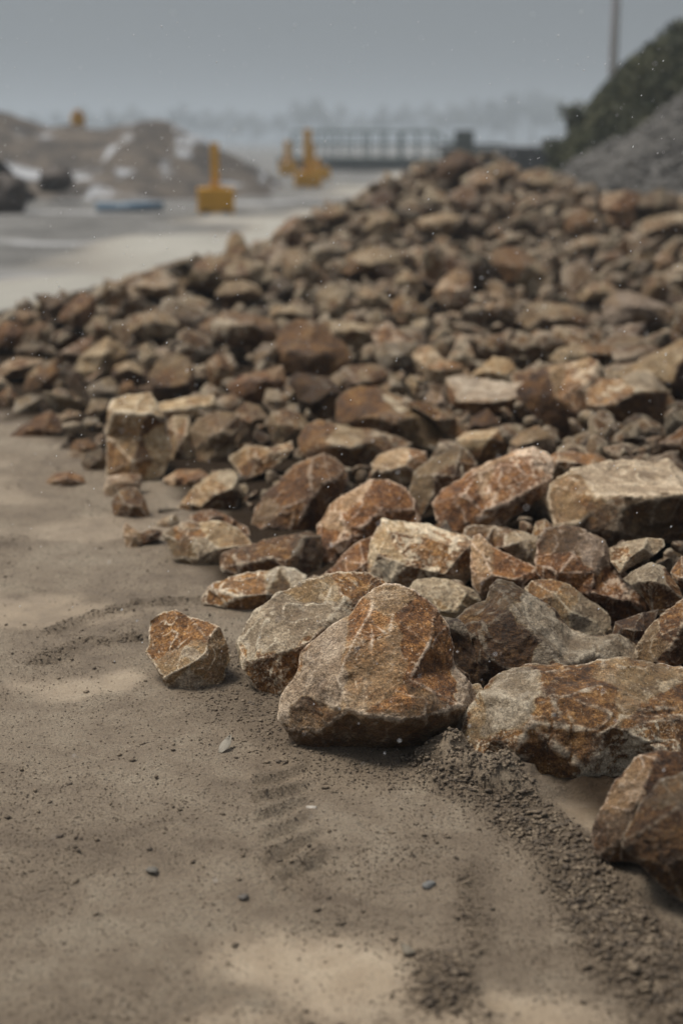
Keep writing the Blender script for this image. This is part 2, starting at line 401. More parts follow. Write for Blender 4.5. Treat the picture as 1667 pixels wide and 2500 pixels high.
def remesh_all(items):
    """items: list of (mesh, voxel) -> new dense meshes, in one evaluation"""
    objs = []
    for me, vx in items:
        o = bpy.data.objects.new('stone', me); C.objects.link(o); m = o.modifiers.new('r', 'REMESH'); m.mode = 'VOXEL'; m.voxel_size = vx; m.use_smooth_shade = True
        objs.append(o)
    dg = bpy.context.evaluated_depsgraph_get(); res = []
    for o in objs: res.append(bpy.data.meshes.new_from_object(o.evaluated_get(dg)))
    for o in objs: me = o.data; bpy.data.objects.remove(o); bpy.data.meshes.remove(me)
    return res
# how light each stone's own rock is
PALE = [('large boulder with a domed', 1.45), ('broad tan boulder', 1.35), ('single angular tan', 1.5), ('bright block thickly', 1.55), ('pointed pinkish-tan', 1.45), ('grey-tan rock in two slabs', 1.3), ('light rust rock split', 1.35),
        ('cream block with rust', 1.45), ('big grey slab', 1.35), ('reddish sloping', 1.25), ('tall upright block streaked', 1.3), ('pale bar-shaped', 1.3), ('narrow tan block', 1.3), ('slanting grey-tan', 1.3), ('grey rock with a white-edged', 1.3),
        ('big two-faced', 1.25), ('green-grey block', 1.3), ('mottled cream top', 1.25), ('dark peaked rock with', .9)]
def build_pending():
    items = []
    for r in pending:
        me = bpy.data.meshes.new(r['name']); me.from_pydata([tuple(p) for p in r['V']], [], r['F']); me.update()
        bm = bmesh.new(); bm.from_mesh(me); bmesh.ops.recalc_face_normals(bm, faces=bm.faces); bm.to_mesh(me); bm.free()
        r['bvh'] = BVHTree.FromPolygons(r['V'], r['F']); items.append((me, r['S'] / r['vox']))
    out = remesh_all(items)
    for i, (r, me) in enumerate(zip(pending, out)):
        S = r['S']; me.name = r['name']
        P, E, e = weather(me, S, i + 5, 1.0, r['vox'] >= 50)
        pt = np.zeros((len(P), 4)); pt[:, 2] = 1; pt[:, 3] = 1
        k0 = KIND[r['kind']]
        # tone and stain differ from facet to facet; shaded faces are also painted darker
        rn = random.Random(i * 13 + 1); nF = len(r['F']); fv = np.zeros((nF, 3)); fv[:, 2] = 1
        wp = [np.asarray(p) + np.asarray(r['loc']) for p in r['V']]
        for fi, f in enumerate(r['F']):
            c = sum(wp[j] for j in f) / len(f); x, y, _ = proj(c)
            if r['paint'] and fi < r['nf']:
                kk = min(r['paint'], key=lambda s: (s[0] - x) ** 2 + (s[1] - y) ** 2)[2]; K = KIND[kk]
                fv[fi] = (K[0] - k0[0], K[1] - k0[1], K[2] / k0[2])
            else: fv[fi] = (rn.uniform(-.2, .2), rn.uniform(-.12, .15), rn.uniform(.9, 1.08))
        Q = P + np.stack([noise(P / S * 7 + 40 * a + i, 50 + a) for a in range(3)], 1) * S * .045 + np.stack([noise(P / S * 22 + 40 * a + i, 60 + a) for a in range(3)], 1) * S * .02
        fn = r['bvh'].find_nearest; idx = np.array([fn(Vector(q))[2] for q in Q])
        pt[:, :3] = fv[idx]
        pt[:, :3] = laplace(pt[:, :3].copy(), E, 2, .5)
        set_attr(me, pt, e); me.materials.clear(); me.materials.append(ROCK)
        o = link(r['name'], me); o.location = r['loc']; tn = next((q for w_, q in PALE if w_ in r['label']), 1.0 if r['D'] < 5.5 else .84); o.color = (k0[0], k0[1], k0[2] * tn, 1); r['obj'] = o
        tag(o, r['label'], r['cat'], r['group'])
# ------------------------------------------------------------------ the stones one can tell apart, nearest first
G3 = 'rocks of the quarry pile'
rock('boulder', 'large boulder with a domed rust-brown face, resting alone at the front foot of the pile', 'G', 't',
 [(880,1355,-.12),(850,1365,-.1),(830,1385,-.08),(800,1420,-.05),(730,1470,-.02),(700,1500,0),(690,1545,.02),(655,1595,.02),(650,1640,.05),(668,1665,.06),(680,1690,.04),(700,1705,.02),(760,1718,.0),(850,1718,.0),(950,1708,.0),(1040,1685,.0),(1085,1650,.0),(1090,1610,0),(1070,1570,-.02),(1035,1530,-.04),(1030,1480,-.06),(1020,1440,-.08),(990,1400,-.1),(950,1370,-.12),(915,1355,-.13)],
 [(855,1395,.02),(800,1490,.2),(775,1560,.27),(800,1630,.34),(840,1642,.36),(950,1655,.34),(1055,1622,.22),(940,1560,.24),(985,1480,.12),(920,1430,.08),(715,1600,.18),(735,1680,.20),(900,1685,.26)],
 [(930,1460,'r'),(1000,1550,'r'),(900,1590,'o'),(860,1430,'o'),(870,1540,'t'),(820,1600,'t'),(880,1370,'t'),(760,1520,'g'),(710,1600,'g'),(740,1680,'k'),(870,1690,'k'),(1000,1670,'k'),(1060,1640,'g')], True, 0, 130)
rock('boulder', 'broad tan boulder with a smooth grey upper face, leaning behind the domed boulder', 'G', 'g',
 [(545,1480,0),(600,1400,-.1),(640,1370,-.15),(680,1350,-.2),(760,1325,-.28),(830,1322,-.3),(870,1335,-.3),(890,1370,-.25),(900,1420,-.1),(860,1500,0),(800,1560,.05),(720,1600,.08),(655,1640,.12),(640,1622,.12),(600,1580,.12),(570,1535,.1),(555,1515,.05)],
 [(565,1518,.17),(640,1498,.28),(705,1478,.28),(745,1440,.18),(620,1430,.06),(700,1385,-.08),(790,1380,-.1),(650,1560,.24)],
 [(650,1440,'g'),(720,1410,'g'),(620,1550,'m'),(690,1530,'r'),(800,1340,'r'),(700,1360,'t'),(590,1420,'g')], True, 0, 110, dd=.12)
rock('rock', 'single angular tan rock lying apart on the sandy mud, left of the domed boulder', 'S', 't',
 [(365,895,-.2),(420,860,-.25),(490,840,-.3),(560,880,-.25),(705,920,-.05),(745,1010,-.05),(770,1100,0),(735,1130,.05),(730,1190,.1),(680,1225,.15),(560,1250,.25),(490,1272,.25),(450,1220,.2),(385,1105,.1),(343,1052,.0),(365,1000,-.1),(362,930,-.2)],
 [(430,1185,.32),(560,1115,.38),(650,1060,.35),(655,985,.22),(520,1010,.08)],
 [(520,950,'o'),(430,1000,'o'),(560,1180,'g'),(470,1120,'t'),(710,1060,'t'),(690,1170,'t')], True, 0, 90)
rock('boulder', 'dark peaked rock with a grey wing stretching right, wedged behind the domed boulder', 'R', 'd',
 [(500,880,0),(530,800,-.02),(590,740,-.04),(680,700,-.06),(690,640,-.1),(730,607,-.12),(790,615,-.14),(860,670,-.16),(960,740,-.16),(1050,830,-.14),(1120,850,-.1),(1250,845,-.12),(1330,870,-.1),(1350,900,-.05),(1335,960,0),(1300,1000,.05),(1150,1030,.1),(1000,1070,.12),(850,1100,.1),(740,1130,.1),(650,1130,.08),(600,1070,.05),(540,970,.02),(497,930,0)],
 [(735,640,.0),(790,720,.16),(880,835,.24),(945,910,.27),(1010,985,.3),(700,730,.1),(640,830,.17),(680,960,.24),(800,1030,.26),(1150,930,.12)],
 [(750,670,'k'),(940,800,'g'),(1020,900,'g'),(1200,920,'g'),(700,850,'d'),(760,950,'d'),(600,900,'d')], False, 0, 110, dd=-.1)
rock('boulder', 'long rust-brown boulder speckled with white, in front of the dark peaked rock', 'G', 'r',
 [(1065,1700,0),(1080,1650,-.02),(1110,1600,-.04),(1140,1560,-.06),(1180,1540,-.08),(1220,1530,-.1),(1340,1533,-.12),(1380,1518,-.14),(1420,1518,-.14),(1470,1530,-.14),(1568,1545,-.14),(1660,1560,-.14),(1740,1640,-.1),(1740,1760,0),(1650,1800,.06),(1500,1790,.1),(1420,1800,.1),(1330,1812,.12),(1270,1808,.12),(1170,1760,.1),(1110,1755,.1),(1085,1735,.06)],
 [(1155,1600,.1),(1235,1545,.02),(1245,1620,.2),(1215,1665,.2),(1125,1700,.14),(1400,1565,.04),(1500,1590,.08),(1400,1660,.22),(1350,1770,.22),(1550,1650,.18),(1560,1750,.22),(1180,1730,.18)],
 [(1190,1590,'g'),(1150,1650,'g'),(1110,1690,'t'),(1200,1650,'g'),(1270,1600,'r'),(1130,1725,'m'),(1300,1700,'r'),(1450,1560,'t'),(1450,1700,'m'),(1550,1640,'r'),(1340,1790,'m')], True, 0, 130, dd=.05)
rock('boulder', 'dark brown boulder with a pale ridge line, below the long rust-brown boulder', 'G', 'd',
 [(1362,1930,.05),(1385,1860,0),(1420,1790,-.05),(1460,1745,-.1),(1510,1730,-.12),(1600,1735,-.15),(1680,1800,-.15),(1680,1950,0),(1540,2010,.1),(1445,1966,.15),(1400,1970,.12),(1380,1955,.1)],
 [(1500,1750,.0),(1460,1850,.22),(1432,1925,.28),(1560,1820,.1),(1410,1880,.18)],
 [(1400,1880,'k'),(1430,1800,'t'),(1550,1800,'d'),(1490,1850,'r')], True, 0, 110)
rock('boulder', "nearest boulder, dark rust with grey veins, cut by the frame's right edge", 'G', 'd',
 [(1432,1935,.05),(1470,1860,0),(1520,1800,-.05),(1568,1785,-.08),(1660,1770,-.1),(1760,1860,-.05),(1780,2060,.05),(1690,2120,.12),(1600,2095,.15),(1568,2062,.15),(1510,2020,.12),(1460,1970,.1),(1440,1955,.08)],
 [(1485,1900,.18),(1560,1850,.22),(1600,1950,.34),(1530,1990,.26),(1660,1880,.26)],
 [(1560,1830,'k'),(1600,1900,'r'),(1520,1920,'d'),(1560,2000,'d')], True, 0, 110)
rock('rock', 'brown rock leaning at the right edge above the long rust-brown boulder', 'R', 'r',
 [(1330,980),(1370,880),(1420,810),(1480,750),(1568,690),(1660,680),(1700,800),(1640,920),(1480,1020),(1400,1000)], [(1440,860,.2),(1510,900,.32),(1568,800,.25)], [(1400,900,'t'),(1500,900,'r')], vox=70)
rock('rock', 'dark rust ridge-backed rock sloping down right, behind the dark peaked rock', 'R', 'r',
 [(905,440),(940,375,-.2),(1000,360,-.2),(1050,350,-.25),(1120,380,-.2),(1200,420,-.18),(1260,530,-.1),(1320,590,-.08),(1400,650,-.05),(1418,720,0),(1400,750,.05),(1320,780,.1),(1230,830,.1),(1180,740,.1),(1040,660,.1),(960,620,.08),(900,560,0),(897,520,0),(910,470)],
 [(1060,480,.12),(1000,560,.2),(1160,560,.2),(1150,650,.25),(1300,690,.25),(1120,400,-.05),(1200,480,.05)],
 [(1050,430,'k'),(1140,430,'g'),(1000,520,'r'),(1100,600,'r'),(1250,680,'m'),(1300,740,'r')], vox=90, dd=.05)
rock('rock', 'grey and rust rounded rock showing above the grey wing of the dark peaked rock', 'R', 't',
 [(850,640),(880,605),(960,595),(1030,610),(1090,660),(1160,710),(1220,760),(1228,820),(1190,850),(1100,860),(1050,850),(960,790),(880,700)], [(980,660,.18),(1050,740,.3),(1150,780,.2)], [(950,650,'o'),(1020,720,'t'),(1130,730,'g')], vox=80)
rock('rock', 'pointed pinkish-tan rock with fine streaks, right of the bright white-mottled block', 'R', 'o',
 [(600,430,-.1),(608,400,-.15),(640,392,-.2),(660,410,-.18),(700,450,-.15),(800,500,-.1),(890,545,-.05),(895,600,0),(850,650,.05),(770,660,.1),(700,680,.12),(640,660,.1),(610,620,.05),(598,540)],
 [(650,480,.1),(690,570,.26),(790,590,.22),(640,600,.18)], [(650,450,'p'),(760,540,'o'),(690,620,'t')], vox=80)
rock('rock', 'bright block thickly mottled white over rust, in the middle of the front slope', 'R', 'm',
 [(140,470,0),(150,410,-.05),(200,325,-.15),(280,338,-.2),(400,345,-.22),(460,370,-.2),(560,400,-.18),(597,430,-.12),(597,500,-.05),(590,560,0),(560,605,.05),(480,615,.1),(400,615,.12),(300,620,.12),(200,630,.1),(130,600,.05)],
 [(165,480,.15),(215,370,.02),(470,570,.26),(300,530,.26),(575,450,.1),(400,400,.06)], [(350,450,'m'),(250,360,'p'),(500,500,'m'),(540,580,'t')], vox=100)
rock('rock', 'grey-tan rock in two slabs just above the top right of the domed boulder', 'R', 't',
 [(310,650),(340,600),(420,590),(500,600),(560,630),(600,645),(632,695),(600,730),(540,780),(500,850),(460,850),(410,760),(350,710)], [(420,680,.2),(440,735,.28),(570,655,.12),(520,740,.25)], [(400,640,'g'),(500,620,'g'),(500,750,'t')], vox=80)
rock('rock', 'reddish sloping rock between the domed boulder and the bright white-mottled block', 'R', 'o',
 [(-110,600),(-40,540),(20,470),(80,420),(135,400),(155,480),(160,590),(180,640),(60,650),(-60,640)], None, [(50,520,'o'),(100,450,'r')], vox=70, dd=.08)
rock('rock', 'low rust and olive rock on the mud, just behind the broad tan boulder', 'S', 'r',
 [(640,780,0),(670,720,-.05),(720,690,-.1),(850,650,-.2),(950,640,-.22),(1020,615,-.25),(1100,625,-.25),(1150,660,-.2),(1170,720,-.1),(1100,790,.05),(960,862,.1),(850,850,.12),(740,810,.1),(660,800,.05)],
 [(820,760,.25),(960,745,.2),(950,670,-.02),(750,740,.14)], [(800,700,'o'),(760,770,'r'),(1050,670,'g'),(1040,760,'k'),(900,800,'r')], True, 0, 80, dd=.03)
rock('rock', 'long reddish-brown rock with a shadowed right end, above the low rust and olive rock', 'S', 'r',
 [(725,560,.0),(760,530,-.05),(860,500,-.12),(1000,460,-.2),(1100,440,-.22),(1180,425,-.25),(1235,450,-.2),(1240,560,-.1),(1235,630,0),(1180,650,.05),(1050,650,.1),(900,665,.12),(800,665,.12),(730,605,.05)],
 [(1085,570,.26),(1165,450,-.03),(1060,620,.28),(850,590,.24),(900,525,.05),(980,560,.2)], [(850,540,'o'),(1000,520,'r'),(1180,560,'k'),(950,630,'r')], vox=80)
rock('rock', 'grey rock with a white-edged flat top, left of the long reddish-brown rock', 'S', 'g',
 [(435,440,-.05),(490,400,-.2),(600,385,-.3),(720,375,-.36),(790,400,-.34),(860,460,-.25),(875,495,-.15),(770,540,0),(740,600,.1),(640,620,.16),(560,600,.14),(490,560,.1),(460,500,0)],
 [(570,455,.12),(650,455,.18),(710,515,.26),(785,505,.16),(600,560,.26),(500,470,.05)], [(560,415,'r'),(760,430,'t'),(690,420,'p'),(640,540,'g'),(500,520,'k')], True, 0, 80, dd=.02)
rock('rock', 'flat pinkish rock lying behind the grey white-edged rock', 'S', 'o',
 [(560,350),(620,320),(680,308),(760,340),(800,365),(860,400),(870,450),(790,430),(700,400),(600,385)], None, None, vox=55)
rock('rock', 'upright reddish-brown rock crossed by thin white lines, left side of the front slope', 'S', 'r',
 [(880,470,0),(900,380,-.04),(920,300,-.06),(960,230,-.1),(1040,160,-.15),(1100,90,-.2),(1200,50,-.22),(1250,30,-.25),(1310,60,-.24),(1360,100,-.2),(1372,160,-.15),(1350,230,-.1),(1290,300,-.05),(1240,380,0),(1225,445,.05),(1100,470,.1),(980,490,.08)],
 [(1190,140,.08),(1200,240,.22),(1060,300,.2),(1110,420,.25),(960,390,.15),(1290,150,.04)], [(1200,90,'o'),(1300,200,'o'),(1150,300,'r'),(1050,220,'r'),(1000,420,'r'),(940,330,'t')], vox=90)
rock('rock', 'light rust rock split by a vertical edge, left behind the bright white-mottled block', 'G', 'o',
 [(735,1310),(733,1210),(760,1160),(800,1135),(850,1110),(890,1108),(925,1125),(955,1170),(962,1210),(900,1230),(850,1260),(800,1300),(760,1322)], [(780,1185,.16),(845,1140,.0),(870,1175,.14),(800,1230,.28),(750,1260,.2)], [(790,1170,'p'),(900,1150,'r'),(760,1270,'r'),(830,1200,'o')], vox=80)
rock('rock', 'slanting grey-tan slab with a brown underside, near the mud edge below the reddish wedge', 'F', 't',
 [(600,650,.1),(640,600,0),(680,540,-.1),(720,490,-.15),(800,440,-.2),(880,400,-.28),(960,392,-.3),(985,430,-.2),(1000,520,-.1),(980,610,0),(900,655,.08),(850,665,.1),(760,655,.15),(700,695,.15),(620,692,.15)],
 [(760,620,.28),(850,545,.3),(960,505,.24),(850,450,-.05),(700,600,.2)], [(820,490,'t'),(720,560,'t'),(890,590,'d'),(960,430,'g'),(640,660,'d')], vox=75)
rock('rock', 'pinkish wedge-shaped rock pointing down, above the slanting grey-tan slab', 'F', 'o',
 [(945,310),(1050,240),(1130,235),(1200,250),(1330,205),(1340,260),(1230,360),(1130,420),(1045,455),(990,375)], [(1120,310,.12),(1210,270,.05),(1090,400,.2)], None, vox=60)
rock('boulder', 'tall upright block streaked tan and brown with a pale flat top', 'G', 't',
 [(248,1080,.05),(250,1000,0),(253,940,-.05),(262,925,-.15),(300,912,-.3),(345,908,-.3),(362,940,-.1),(378,970,-.02),(392,1040,0),(372,1085,.05),(330,1108,.1),(300,1112,.12),(250,1106,.1)],
 [(262,945,.12),(300,950,.18),(345,950,.12),(305,1060,.24),(345,1050,.12),(322,1000,.06)], [(310,930,'p'),(275,1010,'t'),(325,1010,'d'),(360,1020,'p'),(280,1080,'o')], True, 0, 75)
rock('rock', 'pale bar-shaped rock lying level behind the tall upright block', 'G', 'p',
 [(345,945,0),(355,930,-.1),(430,912,-.15),(488,908,-.15),(494,930,-.05),(480,955,.05),(430,962,.08),(370,970,.08)], [(370,945,.12),(485,928,.1),(430,935,.14)], None, vox=50)
rock('rock', 'narrow tan block standing right beside the tall upright block', 'G', 't',
 [(380,975),(400,958),(432,960),(445,990),(450,1050),(440,1070),(410,1070),(390,1065),(383,1010)], None, None, vox=50)
rock('rock', 'squat tan rock third along from the tall upright block', 'G', 't',
 [(440,990),(455,965),(500,945),(548,955),(552,985),(535,1020),(540,1055),(500,1082),(460,1080),(450,1035)], None, None, vox=50)
rock('rock', 'small pale-topped rock on the mud at the foot of the tall upright block', 'G', 'p', [(240,1122),(250,1095),(290,1088),(322,1092),(322,1120),(290,1135),(262,1146),(242,1144)], [(260,1108,.2),(305,1108,.2),(285,1130,.25)], None, True, vox=45)
rock('rock', 'small rust-brown rock touching the pale-topped one on the mud', 'G', 'r', [(258,1155),(275,1130),(310,1118),(330,1140),(343,1175),(340,1190),(300,1193),(265,1186)], None, None, True, vox=50)
rock('rock', 'small forked olive rock lying on the mud, left of the grey white-edged rock', 'F', 'o', [(270,790),(278,740),(290,722),(330,760),(380,790),(430,765),(500,770),(512,790),(480,830),(400,850),(350,885),(320,895),(290,880)], [(330,810,.22),(310,860,.25),(440,800,.16)], [(320,800,'t'),(440,800,'d')], True, vox=55)
rock('rock', 'small flat brown stone alone on the mud, left of the tall upright block', 'G', 'o', [(107,1106),(125,1090),(160,1084),(190,1094),(195,1108),(180,1118),(130,1122),(110,1118)], None, None, True, vox=40)
rock('rock', 'wedge-shaped brown stone lying on the mud at the far left foot of the pile', 'G', 'r', [(20,1005),(50,980),(80,962),(115,945),(135,965),(142,995),(100,1005),(40,1012)], [(60,985,.15),(110,960,.05),(100,985,.22)], None, True, vox=45)
rock('rock', 'very dark small rock beside the base of the tall upright block, on its left', 'G', 'k', [(188,1062),(200,1040),(235,1030),(250,1060),(246,1087),(200,1087)], None, None, True, vox=40)
rock('rock', 'small reddish stone on the mud beyond the very dark small rock', 'G', 'r', [(160,1032),(175,1012),(205,1008),(225,1020),(217,1046),(180,1052)], None, None, True, vox=40)
rock('rock', 'low tan stone in the gap between the narrow tan block and the slanting grey-tan slab', 'G', 't', [(378,1102),(410,1080),(460,1078),(482,1095),(450,1122),(400,1122)], None, None, True, vox=45)
rock('rock', 'cream block with rust at its corner, above the light rust rock with the vertical edge', 'R', 'p',
 [(140,60),(170,25,-.2),(230,0,-.25),(300,-10,-.3),(380,10,-.2),(388,70),(350,120),(285,155,.1),(200,135,.1),(145,110)], [(225,85,.24),(295,65,.26),(315,35,.12)], [(250,20,'p'),(180,90,'p'),(340,60,'t'),(340,20,'o')], vox=65)
rock('rock', 'olive-brown rock with a raised left shoulder, right of the cream block', 'R', 't',
 [(315,180),(340,100),(420,40),(500,0),(550,-10),(590,30),(612,70),(560,130),(490,190),(440,245),(370,295),(320,285)], [(350,120,.08),(430,110,.18),(420,210,.28),(530,50,.05),(520,120,.2)], [(420,80,'t'),(380,200,'t'),(480,150,'r')], vox=70)
rock('rock', 'long rust-mottled rock slanting up right, left of the big grey slab', 'R', 'r',
 [(430,240),(470,180),(560,130),(620,80),(700,50),(800,10),(870,0),(930,20),(955,60),(955,130),(930,200),(850,255),(760,310),(700,360),(600,390),(500,375),(450,310)],
 [(700,100,.12),(620,100,.04),(560,200,.22),(650,280,.28),(760,240,.26),(900,160,.18),(870,50,.02)], [(520,190,'r'),(600,250,'r'),(700,200,'m'),(850,100,'m'),(650,110,'t')], vox=90)
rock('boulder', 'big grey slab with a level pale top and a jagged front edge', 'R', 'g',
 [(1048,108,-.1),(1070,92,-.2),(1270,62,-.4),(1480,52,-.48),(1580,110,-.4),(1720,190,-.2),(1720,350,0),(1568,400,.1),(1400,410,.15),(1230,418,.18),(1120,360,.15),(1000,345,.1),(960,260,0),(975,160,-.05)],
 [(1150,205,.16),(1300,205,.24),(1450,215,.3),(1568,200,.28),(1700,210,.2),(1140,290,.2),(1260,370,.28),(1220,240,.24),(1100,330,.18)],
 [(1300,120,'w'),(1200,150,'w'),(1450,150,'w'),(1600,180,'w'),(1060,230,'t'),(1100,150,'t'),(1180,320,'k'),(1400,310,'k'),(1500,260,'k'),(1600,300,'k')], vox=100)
rock('rock', 'mottled tan rock tucked behind the left corner of the big grey slab', 'R', 'o', [(945,60),(955,30),(1000,10),(1100,15),(1170,20),(1215,50),(1210,100),(1070,120),(1000,160),(950,130)], None, None, vox=60, dd=.1)
rock('rock', 'tan rock with a flat back, right above the pinkish-tan pointed rock', 'R', 'o', [(565,400),(575,360),(610,345),(700,350),(820,370),(890,400),(905,450),(890,510),(850,540),(780,500),(700,450),(640,420)], None, [(700,380,'o'),(840,450,'p')], vox=65, dd=.08)
rock('rock', 'little ochre rock standing between the flat-backed tan rock and the ridge-backed rock', 'R', 'o', [(870,400),(890,330),(930,318),(965,345),(965,390),(910,430),(880,440)], None, None, vox=50, dd=.1)
rock('rock', 'small olive rock against the left shoulder of the ridge-backed rock', 'R', 't', [(898,430),(930,370),(1000,365),(1010,420),(960,460),(910,490)], None, None, vox=50, dd=.02)
rock('rock', 'finger-shaped mottled grey rock under the big grey slab', 'R', 't', [(1230,450),(1300,420),(1400,405),(1470,410),(1476,440),(1430,480),(1350,520),(1280,560),(1240,510)], None, [(1350,440,'g'),(1300,510,'m')], vox=60)
rock('rock', 'brown rock with a grey cap, right of the ridge-backed rock', 'R', 't', [(1290,590),(1350,550),(1420,518),(1480,540),(1520,600),(1560,680),(1500,740),(1430,750),(1390,680),(1330,620)], None, [(1400,560,'g'),(1450,660,'r')], vox=65)
rock('rock', 'shaded brown rock low in the gap left of the leaning brown rock', 'R', 'd', [(1240,870),(1260,790),(1380,750),(1450,735),(1420,830),(1370,900),(1280,890)], None, None, vox=50, dd=.02)
rock('rock', 'rust rock cut by the right edge, below the big grey slab', 'R', 'r', [(1510,560),(1560,490),(1650,480),(1670,600),(1590,650),(1525,610)], None, None, vox=50)
